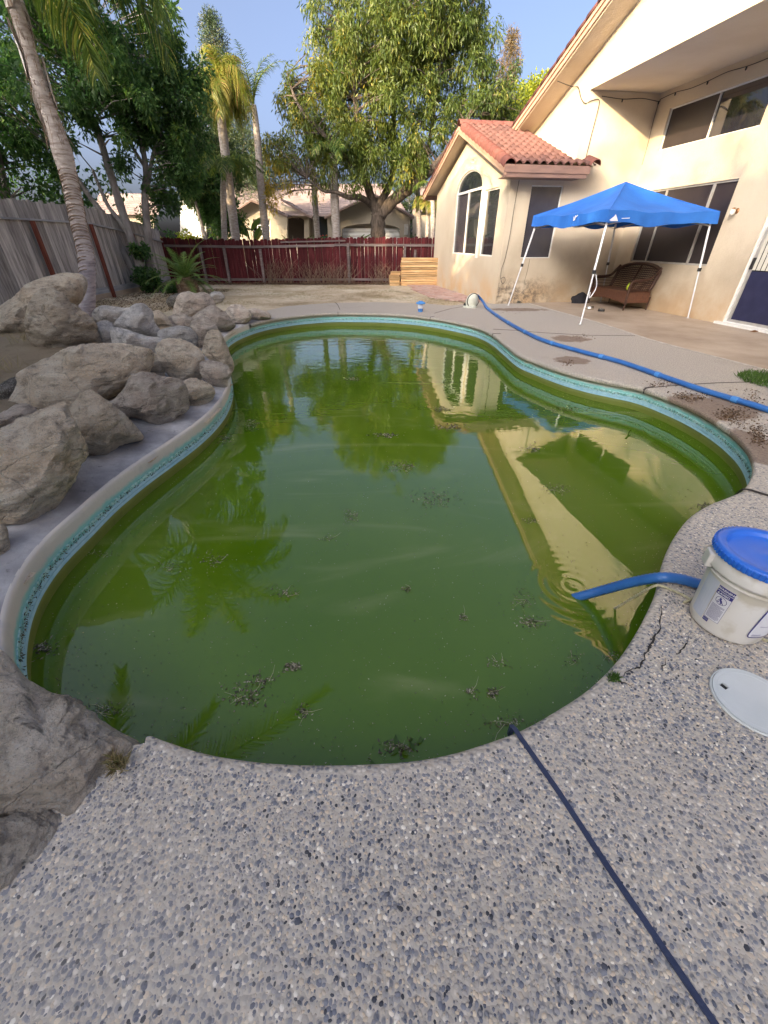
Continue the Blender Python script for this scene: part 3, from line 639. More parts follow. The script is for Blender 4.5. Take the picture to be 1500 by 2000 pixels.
def window(poly, fn, pane_m, frame_m, bars=(), sash=.035, d0=.035, panes=None, name='window', proud=None):
    d0 = d0 if proud is None else proud
    o = frame(MB(), poly, fn, sash, d0, .1).build('window', frame_m, HOUSE)
    for (a0, b0, a1, b1) in bars:
        mb = MB(); p0, p1 = fn(a0, b0, d0-.004), fn(a1, b1, .1); mb.box((p0+p1)/2, tuple(abs(q) for q in (p1-p0))); mb.build('window_bar', frame_m, o)
    for pn, pm in (panes or [(poly, pane_m)]):
        mb = MB(); fl = [p for p in pn]; mb.add([fn(*p, d0+.03) for p in fl], tess([fl])); mb.build('pane', pm, o)
    return o
z0, z1 = 1.12, 2.77
lo1 = rect(1.93, 3.10, z0, z1); lo2 = rect(3.10, 4.22, z0, z1); up = arch(1.93, 4.22, z1, z1, .5)[2:]
window(W1, fS(0), None, M['white_frame'], [(1.93, 2.74, 4.22, 2.80), (3.08, 1.12, 3.13, 2.75)], panes=[(lo1, M['glass']), (lo2, M['screen2']), (up, M['glass'])])
window(W2, fS(0), M['glass'], M['white_frame'])
MB().box((-.012, 1.78, 1.92), (.024, .17, 1.72)).build('window_trim', M['white_frame'], HOUSE)
window(W3, fT(0), M['screen2'], M['white_frame'], sash=.02)
window(WL, fS(SB), M['screen'], M['alu'], [(-1.17, 1.03, -1.13, 2.54), (-2.54, 1.03, -2.49, 2.54)])
ng = glass('upper_window_glass', (.02, .02, .03), .02, 1.0)
window(WU, fS(SB), None, M['white_frame'], [(-1.86, 3.31, -1.84, 4.06)], sash=.02, panes=[(rect(-3.12, -1.85, 3.31, 4.06), ng), (rect(-1.85, -.48, 3.31, 4.06), M['screen'])])
# sliding door
dr = frame(MB(), DR, fS(SB), .05, .02, .12).build('sliding_door', M['white_frame'], HOUSE)
fr2 = frame(MB(), rect(-5.18, -4.12, .06, 2.03), fS(SB), .055, .045, .08).build('door_sash', M['alu'], dr)
for a0, a1 in ((-5.13, -4.17), (-6.24, -5.2)):
    mb = MB(); mb.poly([fS(SB)(a0, .1, .07), fS(SB)(a1, .1, .07), fS(SB)(a1, .99, .07), fS(SB)(a0, .99, .07)]); mb.build('lower_screen', M['navy_screen'], dr)
    mb = MB(); mb.poly([fS(SB)(a0, .99, .07), fS(SB)(a1, .99, .07), fS(SB)(a1, 2.0, .07), fS(SB)(a0, 2.0, .07)]); gl = mb.build('pane', M['glass'], dr)
M['clear'] = mat('clear_glass', (.55, .65, .62), rough=.03, spec=.6); bsdf(M['clear']).inputs['Transmission Weight'].default_value = .0
for i in range(20):
    a0 = -4.2-i*.1; mb = MB(); mb.box((SB+.064, a0, 1.5), (.004, .075, .98), Matrix.Rotation(.12, 3, 'Z')); mb.build('blind_slat', M['blind'], dr)
MB().box((SB+.035, -4.16, 1.12), (.05, .035, .2)).build('door_handle', M['black'], dr)
MB().box((SB-.04, -5.2, .03), (.10, 2.5, .045)).build('door_sill', M['white_frame'], dr)
# bay roof
SLO = .348; AR = math.atan(SLO); zr = lambda t: 4.30-SLO*abs(t-3.25)
def roofslab(name, s0, s1, ta, tb, za, zb, th_, m):
    mb = MB(); v8 = [Vector((s, t, z+d)) for s in (s0, s1) for (t, z) in ((ta, za), (tb, zb)) for d in (0, -th_)]
    mb.add(v8, [(0, 2, 3, 1), (4, 5, 7, 6), (0, 4, 6, 2), (1, 3, 7, 5), (0, 1, 5, 4), (2, 6, 7, 3)]); return mb.build(name, m, HOUSE)
roofslab('bay_roof_deck', -.34, SA-.01, -.40, 3.25, zr(-.40)-.03, zr(3.25)-.03, .06, M['stucco'])
roofslab('bay_roof_deck', -.34, SA-.01, 3.25, 6.9, zr(3.25)-.03, zr(6.9)-.03, .06, M['stucco'])
roofslab('bay_roof_deck', SA-.01, 1.90, -.40, -.012, zr(-.40)-.03, zr(-.012)-.03, .06, M['stucco'])
P_ = []
wd_, ex_, ln_ = .205, .31, .37
def tilemesh(name, m, w=wd_, l=ln_, r=.055, n=7, flat=.05):
    mb = MB(); xs_ = [i/(n-1)*(w-flat) for i in range(n)]; prof = [(x_, r*math.sin(math.pi*x_/(w-flat))) for x_ in xs_]+[(w-flat+.001, -.006), (w+.012, -.006)]
    k = len(prof); vs = []
    for y_ in (0, l):
        for x_, z_ in prof: vs.append((x_-w/2, y_, z_+.034*(1 - y_/l)))
    for x_, z_ in prof: vs.append((x_-w/2, 0.0, z_+.034-.030))
    fs = [(i, i+1, k+i+1, k+i) for i in range(k-1)]+[(i+1, i, 2*k+i, 2*k+i+1) for i in range(k-1)]
    mb.add(vs, fs); return mb.mesh(name, m, True)
tmesh = tilemesh('roof_tile', M['tile'])
nt_ = 0
ncol = int((SA+.22)/wd_); rows = 13
for r_ in range(rows):
    for c_ in range(ncol+2):
        s_ = -.14+wd_*(c_+.5); tt = -.47+r_*ex_*math.cos(AR)
        lim = SA-.03 if tt > -.2 else 1.92
        if s_+wd_/2 > lim+.06 or tt > 3.2: continue
        z = zr(tt)+.0
        o = link('roof_tile', tmesh, HOUSE, (s_+random.uniform(-.003, .003), tt, z+.002), (AR, 0, random.uniform(-.01, .01))); nt_ += 1
mb = MB()     # far slope of the bay roof, out of sight from here: joined
for r_ in range(12):
    tt = 6.95-r_*ex_*math.cos(AR)
    for c_ in range(ncol):
        s_ = -.14+wd_*(c_+.5); Mx = Matrix.Translation((s_, tt, zr(tt))) @ Matrix.Rotation(math.pi, 4, 'Z') @ Matrix.Rotation(AR, 4, 'X')
        mb.add([Mx @ v_.co for v_ in tmesh.vertices], [tuple(p_.vertices) for p_ in tmesh.polygons])
mb.build('far_slope_tiles', M['tile'], HOUSE, kind='stuff', smooth=True)
def barrel(name, r, l, m, n=8, taper=.85, sweep=math.pi):
    mb = MB(); vs = []
    for q, (y_, k_) in enumerate(((0, 1), (l, taper))):
        for i in range(n+1): a_ = math.pi/2-sweep/2+sweep*i/n; vs.append((r*k_*math.cos(a_), y_, r*k_*math.sin(a_)))
    for i in range(n+1): a_ = math.pi/2-sweep/2+sweep*i/n; vs.append(((r-.018)*math.cos(a_), 0, (r-.018)*math.sin(a_)))
    k = n+1; mb.add(vs, [(i, i+1, k+i+1, k+i) for i in range(n)]+[(i+1, i, 2*k+i, 2*k+i+1) for i in range(n)]); return mb.mesh(name, m, True)
rk = barrel('rake_tile', .15, .37, M['capt'], sweep=math.pi*1.15)
for i in range(12):      # rake tiles lap down over the gable edge
    tt = -.50+i*.31*math.cos(AR); link('rake_tile', rk, HOUSE, (-.30, tt, zr(tt)-.035), (AR+.03, 0, 0))
    tt = 7.0-i*.31*math.cos(AR); link('rake_tile', rk, HOUSE, (-.30, tt, zr(tt)-.035), (AR+.03, 0, math.pi))
rd = barrel('ridge_tile', .13, .42, M['capt'])
for i in range(6): link('ridge_tile', rd, HOUSE, (-.42+i*.34, 3.25, zr(3.25)+.0), (0.03, 0, -math.pi/2))
link('ridge_tile', rd, HOUSE, (1.86, -.56, zr(-.5)), (AR, 0, 0))
# fascia and rake boards
def rake(mb, s0, s1, dz0, dz1, ta=-.50, zf=zr, apex=3.25, tb=7.0):
    for (a_, b_) in ((ta, apex), (apex, tb)):
        za, zb = zf(a_), zf(b_); v8 = [Vector((s, t, z+d)) for s in (s0, s1) for (t, z) in ((a_, za), (b_, zb)) for d in (dz0, dz1)]
        mb.add(v8, [(0, 2, 3, 1), (4, 5, 7, 6), (0, 4, 6, 2), (1, 3, 7, 5), (0, 1, 5, 4), (2, 6, 7, 3)])
    return mb
rake(MB(), -.40, -.36, -.04, -.20).build('rake_board', M['rake'], HOUSE)
rake(MB(), -.425, -.401, -.03, -.11).build('rake_trim', M['rake'], HOUSE)
MB().box((.68, -.485, 2.915), (2.20, .035, .15)).build('eave_board', M['fascia'], HOUSE)
MB().box((.66, -.455, 2.80), (2.14, .05, .085)).build('eave_board', M['fascia'], HOUSE)
MB().box((.62, -.24, 2.765), (1.96, .40, .02)).build('eave_soffit', M['fascia'], HOUSE)
MB().box((.70, 6.98, 2.90), (2.20, .035, .20)).build('eave_board', M['fascia'], HOUSE)
# main roof
zm = lambda t: 6.98-.356*abs(t+5)
roofslab('main_roof_deck', 1.12, 11, -5, 4.9, zm(-5)-.02, zm(4.9)-.02, .07, M['rake'])
roofslab('main_roof_deck', 1.12, 11, -5, -13, zm(-5)-.02, zm(-13)-.02, .07, M['rake'])
rake(MB(), 1.06, 1.10, -.03, -.19, 5.0, zm, -5, -13).build('rake_board', M['rake'], HOUSE)
rake(MB(), 1.03, 1.059, -.02, -.10, 5.0, zm, -5, -13).build('rake_trim', M['rake'], HOUSE)
rake(MB(), 1.10, SA+.01, -.20, -.215, 4.8, zm, -5, -12.9).build('rake_soffit', M['stucco'], HOUSE)
AM = math.atan(.356); rk2 = barrel('rake_tile', .12, .40, M['capt'], sweep=math.pi*1.1)
for i in range(29): tt = 5.05-i*.36*math.cos(AM)*1.0; link('rake_tile', rk2, HOUSE, (1.12, tt, zm(tt)-.0), (AM, 0, math.pi))
mb = MB()
for sgn in (1, -1):
    for r_ in range(26 if sgn > 0 else 22):
        tt = -5+sgn*(9.9-r_*.38) if sgn > 0 else -13+r_*.38
        t2 = tt-sgn*.40
        mb.add([(1.2, tt, zm(tt)+.05), (11, tt, zm(tt)+.05), (11, t2, zm(t2)+.01), (1.2, t2, zm(t2)+.01), (1.2, tt, zm(tt)+.0), (11, tt, zm(tt)+.0)], [(0, 1, 2, 3), (0, 4, 5, 1)])
mb.build('main_roof_tiles', M['tile'], HOUSE, kind='stuff')
# sconce
SCN = thing('wall_sconce', 'small brass wall sconce with frosted shade between the patio window and sliding door', 'lamp', h2w(SB, -3.36, 2.0), HA)
MB().lathe([(.045, -.01), (.05, .0), (.03, .02)], (0, 0, 0), 14).build('back_plate', M['brass'], SCN).rotation_euler = (0, -math.pi/2, 0)
MB().tube(smooth_path([(0, 0, 0), (-.05, 0, .02), (-.09, 0, .01)], 4), .014, 8).build('arm', M['brass'], SCN)
MB().lathe([(.022, .03), (.042, .02), (.05, -.01), (.044, -.05), (.028, -.075)], (-.10, 0, 0), 16).build('lamp_shade', M['frost'], SCN, smooth=True)
MB().lathe([(.018, .055), (.03, .045), (.03, .028)], (-.10, 0, 0), 12).build('cap', M['brass'], SCN, smooth=True)
# cords clipped to the walls
def cord(name, label, pts, r=.006, per=5, cat='cable', m='cord', group=None):
    o = MB().tube(smooth_path(pts, per), r, 6).build(name, M[m], smooth=True); return tag(o, label, cat, group)
W = lambda s, t, z: h2w(s, t, z)
cord('wall_cable', 'thin black cable running down the bay side wall and ending in a small loop', [W(.20, -.03, 2.75), W(.18, -.02, 2.2), W(.17, -.02, 1.6), W(.13, -.02, 1.1), W(.07, -.02, .85), W(.08, -.03, .62), W(.16, -.04, .5), W(.22, -.03, .58), W(.17, -.03, .66), W(.08, -.02, .62)], .006)
cord('wall_cable', 'thin black cable hanging under the tall window of the bay side wall', [W(.85, -.02, 1.08), W(.84, -.015, .8), W(.80, -.015, .5)], .004)
cord('wall_cable', 'dark cable running from the tall rake board down the recess corner to the bay eave', [W(1.10, .62, 4.66), W(1.55, .70, 4.60), W(1.60, .50, 4.55), W(1.60, .25, 4.3), W(1.615, .03, 4.18), W(1.72, -.02, 4.22), W(1.90, -.02, 4.24), W(1.93, -.02, 4.1), W(1.90, -.02, 3.6), W(1.88, -.02, 3.2), W(1.84, -.02, 2.95), W(1.6, -.02, 2.86)], .008)
pts = [W(1.95, -.03, 4.30), W(2.5, -.03, 4.27), W(3.0, -.03, 4.30), W(SB-.03, -.05, 4.26)]+[W(SB-.03, -.1-i*.45, 4.29+.02*math.sin(i*2)) for i in range(0, 16)]
cord('light_string', 'dark string of patio lights clipped under the recess soffit', pts, .007)
ls = bpy.data.objects['light_string']
sock = MB().lathe([(.006, .0), (.016, -.01), (.016, -.04), (.010, -.055)], n=8).mesh('bulb_socket', M['black'], True)
for i in range(1, 18, 2):
    p = pts[min(i, len(pts)-1)]; link('bulb_socket', sock, ls, tuple(p))
cord('wall_cable', 'thin dark cable dropping down the inner corner of the patio recess', [W(SB-.02, -.04, 4.25), W(SB-.02, -.03, 3.9), W(SB-.02, -.06, 3.5), W(SB-.02, -.05, 3.1)], .005)
# ------------------------------------------------------------------ fences
pk = MB()
def picket(mb, w, h, th_, ear=.02):
    o = [(-w/2, 0), (w/2, 0), (w/2, h-ear), (w/2-ear, h), (-w/2+ear, h), (-w/2, h-ear)]
    return slab(mb, o, [], lambda a, z, d: Vector((a, d-th_/2, z)), th_)
FY = 19.5
RF = thing('back_fence', 'dark red painted picket fence across the far end of the yard', 'fence', (0, FY, 0))
pm = [picket(MB(), .138, 1.70+dh, .018, .03).mesh('picket', M['redwood']) for dh in (-.02, .0, .02)]
x_ = -8.86; i = 0
while x_ < 3.1:
    bow = .0 if x_ > -1.9 else -.07*math.sin(math.pi*min(1, (x_+8.9)/7))
    link('picket', pm[i % 3], RF, (x_, random.uniform(-.006, .006), -.09+bow+random.uniform(-.012, .012)), (0, random.uniform(-.006, .006), random.uniform(-.03, .03)))
    x_ += .1435; i += 1
for a_, b_ in (((-8.8, 1.33), (-5.3, 1.29)), ((-5.3, 1.29), (-1.95, 1.34)), ((-1.95, 1.36), (3.1, 1.34))):
    MB().beam((a_[0]+.003, -.055, a_[1]), (b_[0]-.003, -.055, b_[1]), .038, .085).build('rail', M['brownrail'], RF)
for a_, b_ in ((-8.8, -1.95), (-1.94, 3.1)):
    MB().beam((a_, -.055, .15), (b_, -.055, .15), .038, .085).build('rail', M['brownrail'], RF)
MB().beam((-4.1, -.05, 1.45), (-1.5, -.05, 1.50), .03, .05).build('rail', M['brownrail'], RF)
for u, v, t_ in ((402, 540, 1.30), (447, 540, 1.28), (515, 540, 1.22), (682, 540, 1.42), (790, 520, 1.30), (810, 520, 1.2)):
    p = ony(u, v, FY-.14); MB().box((p.x, -.125, (t_-.2)/2), (.09, .09, t_+.2)).build('post', M['brownrail'], RF)
for u in range(455, 640, 9): pass
LX = -8.9
LF = thing('side_fence', 'weathered grey board fence with red-brown posts along the left side', 'fence', (LX, 0, 0))
lp_ = [picket(MB(), .150, 2.22+dh, .02, .02).mesh('board', M['greywood']) for dh in (-.025, .0, .02)]
def ftop(y): return 2.34 if y < 15.5 else 2.34-(y-15.5)/4*.48
y_ = -3; i = 0
while y_ < FY-.02:
    o = link('board', lp_[i % 3], LF, (random.uniform(-.005, .005), y_, ftop(y_)-2.22+random.uniform(-.012, .012)), (0, 0, math.pi/2+random.uniform(-.03, .03)))
    y_ += .156; i += 1
yy = [-3, .4, 2.8, 5.2, 7.6, 10.0, 12.45, 14.9, 17.2, FY-.02]
for a_, b_ in zip(yy[:-1], yy[1:]):
    MB().beam((.055, a_+.002, ftop(a_)-.40), (.055, b_-.002, ftop(b_)-.40), .085, .04).build('rail', M['greyrail'], LF)
    MB().beam((.035, a_+.06, .15+.02), (.035, b_-.06, .15+.02), .03, .19).build('kick_board', M['greyrail'], LF)
for a_ in yy[1:-1]:
    MB().box((.125, a_, ftop(a_)/2-.25), (.085, .085, ftop(a_)-.36)).build('post', M['redpost'], LF)
MB().beam((0.02, -3, -.0), (0.02, FY-.1, -.0), .12, .22).build('concrete_footing', M['patio'], LF)

# ------------------------------------------------------------------ boulders
def rock(name, label, u0, u1, v0, v1, zb=0.0, m='rock', dep=.8, seed=0, flat=1.0, rot=0, sub=5, cuts=12, grp=None, sink=.12, tilt=0, hs=1.0, wx=1.0, size=None):
    r_ = random.Random(seed*13+5); um = (u0+u1)/2
    c0 = onz(um, v1, zb); wpx = abs(onz(u1, v1-(v1-v0)*.35, zb).x-onz(u0, v1-(v1-v0)*.35, zb).x) if False else None
    dep_m = c0.y*CP+(EYE-zb)*SP
    rx = (u1-u0)/2/F*dep_m*wx; ry = rx*dep
    d = Vector((c0.x, c0.y, 0)).normalized(); cy = c0+d*ry*.92
    # height from the top pixel at the centre's distance
    dd = D(um, v0); hd = math.hypot(dd.x, dd.y); dist_ = math.hypot(cy.x, cy.y)+ry*.25; zt = EYE+dd.z*dist_/hd
    h = max(.08, (zt-zb))*hs; rz = h/2*(1+sink)
    if size: rx, ry, rz = size
    # silhouette centre may sit sideways of the foot because the view looks down
    px = D((u0+u1)/2, (v0+v1)/2)
    bm = MB(); import bmesh
    b = bmesh.new(); bmesh.ops.create_icosphere(b, subdivisions=sub, radius=1)
    pl_ = []
    for _ in range(cuts):
        n_ = Vector((r_.gauss(0, 1), r_.gauss(0, 1), r_.gauss(0, .8))).normalized(); pl_.append((n_, r_.uniform(.50, .80)))
    from mathutils import noise as mn
    off = Vector((seed*3.1, seed*1.7, seed*.9))
    for v in b.verts:
        p = v.co.copy(); p = Vector([math.copysign(abs(q)**.78, q) for q in p])
        for n_, k_ in pl_:
            e = p.dot(n_)-k_
            if e > 0: p -= n_*e*.96
        p *= 1.2
        nn = mn.noise(p*1.4+off)*.13+mn.noise(p*3.3+off)*.06+mn.fractal(p*6+off, .8, 2.1, 5)*.030
        rid = 1-abs(mn.noise(Vector((p.x*1.2, p.y*1.2, p.z*5))+off)); p += p.normalized()*(nn-(rid**6)*.035)
        v.co = Vector((p.x*rx, p.y*ry, p.z*rz))
    for f in b.faces: f.smooth = True
    me = bpy.data.meshes.new(name); b.to_mesh(me); b.free(); me.materials.append(M[m])
    o = bpy.data.objects.new(name, me); COL.objects.link(o)
    o.location = (cy.x, cy.y, zb+rz*(1-sink*1.4)); o.rotation_euler = (0, tilt, rot+math.atan2(d.y, d.x)-math.pi/2)
    tag(o, label, 'boulder', grp); return o
from mathutils import noise as mn
import bmesh
def rockp(label, px, zb=0.0, m='rock', dep=.85, seed=0, k3=True, cuts=7, sub=5, grp='boulders heaped along the left of the pool', rough=1.0, strat=0.0, edge=.45, back=.6, tiltn=0.0, grow=1.13):
    """a solid boulder: outline px (photo pixels, /3 crop units when k3), rounded out to its own real depth"""
    r_ = random.Random(seed*17+3); P2 = [(x/3, 520+y/3) for x, y in px] if k3 else list(px)
    cu = sum(p[0] for p in P2)/len(P2); cv = sum(p[1] for p in P2)/len(P2); fu, fv = max(P2, key=lambda p: p[1])
    foot = onz(fu, fv, zb); fd = math.hypot(foot.x, foot.y); hw = (max(p[0] for p in P2)-min(p[0] for p in P2))/2
    d = D(cu, cv); T_ = dep*hw/F*fd*1.1; dist_ = (fd+T_*back)/math.hypot(d.x, d.y); C_ = Vector((0, 0, EYE))+d*dist_
    if tiltn: C_ = Vector((0, 0, EYE))+d*((fd*1.02)/math.hypot(d.x, d.y))
    fwd = d.normalized(); rt = fwd.cross(Vector((0, 0, 1))).normalized(); up_ = rt.cross(fwd)
    poly = []
    for (u, v) in smooth_path([(u, v, 0) for u, v in P2], 3, True) and [(q.x, q.y) for q in smooth_path([(u, v, 0) for u, v in P2], 3, True)]:
        e = D(u, v); e = e*(fwd.dot(C_-Vector((0, 0, EYE)))/fwd.dot(e)); w_ = Vector((0, 0, EYE))+e-C_; poly.append((w_.dot(rt), w_.dot(up_)))
    NA_ = 120; Rt = []
    for i in range(NA_):
        a_ = 2*math.pi*i/NA_; c_, s_ = math.cos(a_), math.sin(a_); best = .01
        for j in range(len(poly)):
            (x1, y1), (x2, y2) = poly[j], poly[(j+1) % len(poly)]; dx, dy = x2-x1, y2-y1; den = c_*dy-s_*dx
            if abs(den) < 1e-12: continue
            t_ = (x1*dy-y1*dx)/den; q = (x1*s_-y1*c_)/den
            if t_ > 0 and -1e-6 <= q <= 1+1e-6: best = max(best, t_)
        Rt.append(best)
    b = bmesh.new(); bmesh.ops.create_icosphere(b, subdivisions=sub, radius=1); off = Vector((seed*3.1, seed*1.7, seed*.9)); pls = []
    for _ in range(cuts):
        a_ = r_.uniform(0, 6.28); z_ = -r_.uniform(.45, .9); h_ = math.sqrt(1-z_*z_); pls.append((Vector((h_*math.cos(a_), h_*math.sin(a_), z_)), r_.uniform(.62, .86)))
    mr = sum(Rt)/NA_; E0 = Vector((0, 0, EYE)); nT = (fwd*(1-tiltn)+Vector((0, 0, -1))*tiltn).normalized(); ft = D(fu, fv); ft = E0+ft*((zb-EYE)/ft.z)
    def tiltpt(q):
        e = (C_+rt*q.x+up_*q.y)-E0; k_ = nT.dot(ft-E0)/nT.dot(e); return E0+e*k_+fwd*q.z-C_
    for v in b.verts:
        p = v.co.copy()
        for n_, k_ in pls:
            e = p.dot(n_)-k_
            if e > 0: p -= n_*e*.95
        rho = math.hypot(p.x, p.y); a_ = math.atan2(p.y, p.x) % (2*math.pi); f_ = a_/(2*math.pi)*NA_; i = int(f_) % NA_; R_ = Rt[i]*(1-f_ % 1)+Rt[(i+1) % NA_]*(f_ % 1)
        rr_ = min(1, rho*1.06)**.72*grow; q = Vector((math.cos(a_)*R_*rr_, math.sin(a_)*R_*rr_, p.z*T_))
        w_ = q/mr; nz = mn.noise(w_*1.1+off)*.11+mn.noise(w_*2.6+off)*.07+mn.fractal(w_*5+off, .8, 2.1, 6)*.055*rough
        rid = 1-abs(mn.noise(Vector((w_.x*.9+w_.y*1.1, w_.y*2.6-w_.x*2.2, w_.z*1.4))+off)); nz -= (max(0, rid)**10)*(.05+strat)
        q += v.co.normalized()*nz*mr*(edge+(1-edge)*min(1, abs(p.z)*1.6)); v.co = rt*q.x+up_*q.y+fwd*q.z if not tiltn else tiltpt(q)
    for f in b.faces: f.smooth = True
    me = bpy.data.meshes.new('boulder'); b.to_mesh(me); b.free(); me.materials.append(M[m]); o = bpy.data.objects.new('boulder', me); COL.objects.link(o); o.location = C_
    tag(o, label, 'boulder', grp); return o
rockp('long rounded tan boulder at the far back, leaning on the grey fence side', [(-90, 330), (0, 250), (90, 185), (190, 110), (330, 65), (430, 68), (475, 100), (470, 160), (420, 240), (330, 290), (250, 390), (100, 430), (20, 410), (-90, 430)], .15, 'rock', .6, 1)
rockp('tall pointed slab boulder with diagonal cracks, in front of the palm trunk', [(180, 280), (215, 180), (290, 142), (340, 160), (430, 240), (520, 320), (605, 450), (585, 475), (340, 530), (280, 505), (190, 420)], .15, 'rock', .6, 2, strat=.06)
rockp('largest long pale boulder in the middle of the heap', [(110, 790), (150, 690), (135, 640), (230, 590), (400, 510), (560, 475), (700, 480), (820, 500), (855, 530), (850, 600), (800, 670), (720, 710), (620, 775), (500, 800), (400, 870), (200, 850)], .08, 'rock', .55, 3, sub=6, cuts=5)
rockp('big grey tan boulder cut by the left photo edge beside the curved rim', [(-60, 850), (0, 848), (50, 822), (113, 797), (125, 803), (133, 823), (162, 880), (150, 905), (131, 938), (107, 975), (72, 1002), (27, 1018), (-60, 1000)], .02, 'rock', .7, 4, False, sub=6, cuts=6)
rockp('small brown boulder wedged behind the big one at the left photo edge', [(-30, 868), (-30, 815), (0, 812), (30, 795), (55, 795), (74, 810), (60, 835), (0, 868)], .12, 'rockp', .8, 5, False)
rockp('wedge shaped boulder with a sharp ridge, touching the mortar at the rim', [(400, 900), (440, 820), (500, 755), (560, 765), (650, 830), (740, 900), (815, 995), (760, 1020), (690, 1040), (640, 1110), (560, 1100), (480, 1080), (420, 1000)], .02, 'rock', .7, 6, sub=6, cuts=5)
rockp('rough pinkish flat boulder below the largest pale one', [(640, 800), (700, 780), (790, 660), (860, 645), (960, 665), (1060, 700), (1078, 800), (1070, 840), (1000, 890), (940, 940), (880, 905), (780, 875), (720, 875), (650, 840)], .02, 'rockp', .6, 7, rough=1.8)
rockp('small knobbly boulder with yellow lichen at the pool rim', [(1055, 710), (1110, 668), (1190, 680), (1240, 720), (1235, 770), (1180, 815), (1110, 815), (1070, 770)], .02, 'rock', .8, 8, rough=2.2)
rockp('blocky dark grey boulder standing at the centre of the heap', [(930, 480), (990, 430), (1080, 445), (1150, 490), (1185, 560), (1180, 640), (1100, 670), (1040, 670), (990, 625), (950, 560)], .10, 'rock', .8, 9, cuts=10)
rockp('small rounded boulder tucked between the long pale one and the blocky one', [(848, 500), (920, 525), (962, 590), (945, 662), (890, 650), (848, 610)], .12, 'rock', .8, 10)
rockp('flat pinkish boulder overhanging the rim near the pool waist', [(1180, 575), (1230, 560), (1300, 575), (1352, 620), (1332, 660), (1312, 705), (1240, 685), (1190, 640)], .02, 'rockp', .7, 11, cuts=9)
rockp('brown ended boulder standing on the rim above the flat pinkish one', [(1195, 490), (1225, 400), (1280, 390), (1312, 440), (1345, 520), (1362, 590), (1332, 608), (1260, 565), (1210, 520)], .02, 'rock', .8, 12, cuts=9)
rockp('pale bluish white rounded boulder behind the blocky one', [(685, 335), (720, 290), (780, 240), (840, 232), (885, 270), (900, 330), (948, 395), (940, 428), (860, 420), (740, 395), (700, 365)], .16, 'rockw', .6, 13)
rockp('low grey boulder at the foot of the palm', [(555, 270), (610, 235), (700, 250), (755, 250), (730, 290), (700, 340), (690, 370), (620, 350), (565, 315)], .18, 'rockw', .7, 14)
rockp('flat white boulder between the blocky one and the bluish white one', [(665, 375), (720, 372), (860, 415), (955, 430), (935, 480), (935, 530), (850, 505), (720, 490), (675, 445)], .12, 'rockw', .6, 15)
rockp('smooth bluish boulder in the gap right of the white ones', [(945, 385), (1000, 362), (1090, 358), (1142, 400), (1145, 445), (1090, 470), (960, 440)], .10, 'rockw', .7, 16, rough=.5)
rockp('small tan boulder at the dirt edge behind the white ones', [(885, 285), (930, 265), (980, 305), (1008, 360), (950, 385), (905, 345)], .14, 'rock', .7, 17)
rockp('big smooth pale boulder in front of the sago palm', [(1028, 270), (1048, 190), (1100, 158), (1140, 165), (1190, 158), (1232, 190), (1250, 250), (1215, 310), (1120, 320), (1035, 315)], .06, 'rockp', .7, 18, rough=.6, cuts=5)
rockp('pale pink boulder leaning on the one in front of the sago', [(1120, 320), (1180, 270), (1240, 235), (1300, 270), (1368, 340), (1335, 368), (1280, 380), (1230, 392), (1150, 372)], .02, 'rockp', .8, 19)
rockp('knobbly pale boulder between the pink one and the smooth bluish one', [(1125, 345), (1190, 305), (1255, 350), (1275, 400), (1215, 475), (1150, 455), (1128, 405)], .05, 'rockp', .8, 28, rough=1.6)
rockp('round pale boulder at the far end of the heap by the coping', [(1325, 265), (1360, 232), (1410, 235), (1452, 270), (1458, 312), (1400, 340), (1350, 330)], .01, 'rockp', .8, 20, cuts=4)
rockp('smallest boulder, where the coping begins at the back', [(1445, 262), (1500, 250), (1560, 268), (1580, 302), (1520, 315), (1455, 305)], .01, 'rockp', .6, 21, cuts=4)
rockp('small rough lilac boulder right of the tall slab', [(560, 350), (620, 328), (662, 350), (685, 420), (695, 480), (620, 475), (585, 410)], .14, 'rockw', .7, 22, rough=1.6)
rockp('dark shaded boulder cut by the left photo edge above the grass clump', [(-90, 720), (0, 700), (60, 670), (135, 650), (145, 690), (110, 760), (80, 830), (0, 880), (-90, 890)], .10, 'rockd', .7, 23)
rockp('small brown stone cut by the left photo edge beside the curved mortar', [(-40, 1030), (4, 1028), (14, 1050), (10, 1086), (-40, 1098)], .02, 'rock', .8, 24, False)
rockp('pale stone filling the gap below the big smooth pale one', [(995, 300), (1060, 285), (1130, 315), (1130, 380), (1060, 375), (1000, 350)], .10, 'rockp', .8, 27)
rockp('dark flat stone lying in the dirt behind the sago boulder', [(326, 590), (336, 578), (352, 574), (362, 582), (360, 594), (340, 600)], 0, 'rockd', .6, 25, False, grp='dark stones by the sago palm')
rockp('bluish flat stone right of the sago palm foot', [(408, 580), (416, 571), (430, 572), (437, 582), (425, 591), (412, 589)], 0, 'rockw', .6, 26, False, grp='dark stones by the sago palm')
rockp('huge rough grey boulder overhanging the near left corner of the pool', [(-130, 1290), (-60, 1270), (0, 1289), (30, 1307), (63, 1349), (105, 1367), (144, 1379), (162, 1397), (210, 1427), (253, 1451), (249, 1475), (216, 1511), (168, 1556), (129, 1592), (84, 1598), (45, 1606), (0, 1615), (-130, 1640)], .0, 'rockg', .55, 31, False, sub=6, cuts=6, grp='large near boulders', rough=1.2, tiltn=.62)
rockp('second near boulder lying under the huge one at the left photo edge', [(-120, 1620), (0, 1606), (24, 1600), (84, 1588), (110, 1608), (106, 1637), (84, 1670), (54, 1700), (0, 1732), (-120, 1790)], .0, 'rockg', .4, 32, False, sub=6, cuts=6, grp='large near boulders', rough=1.2, tiltn=.62)

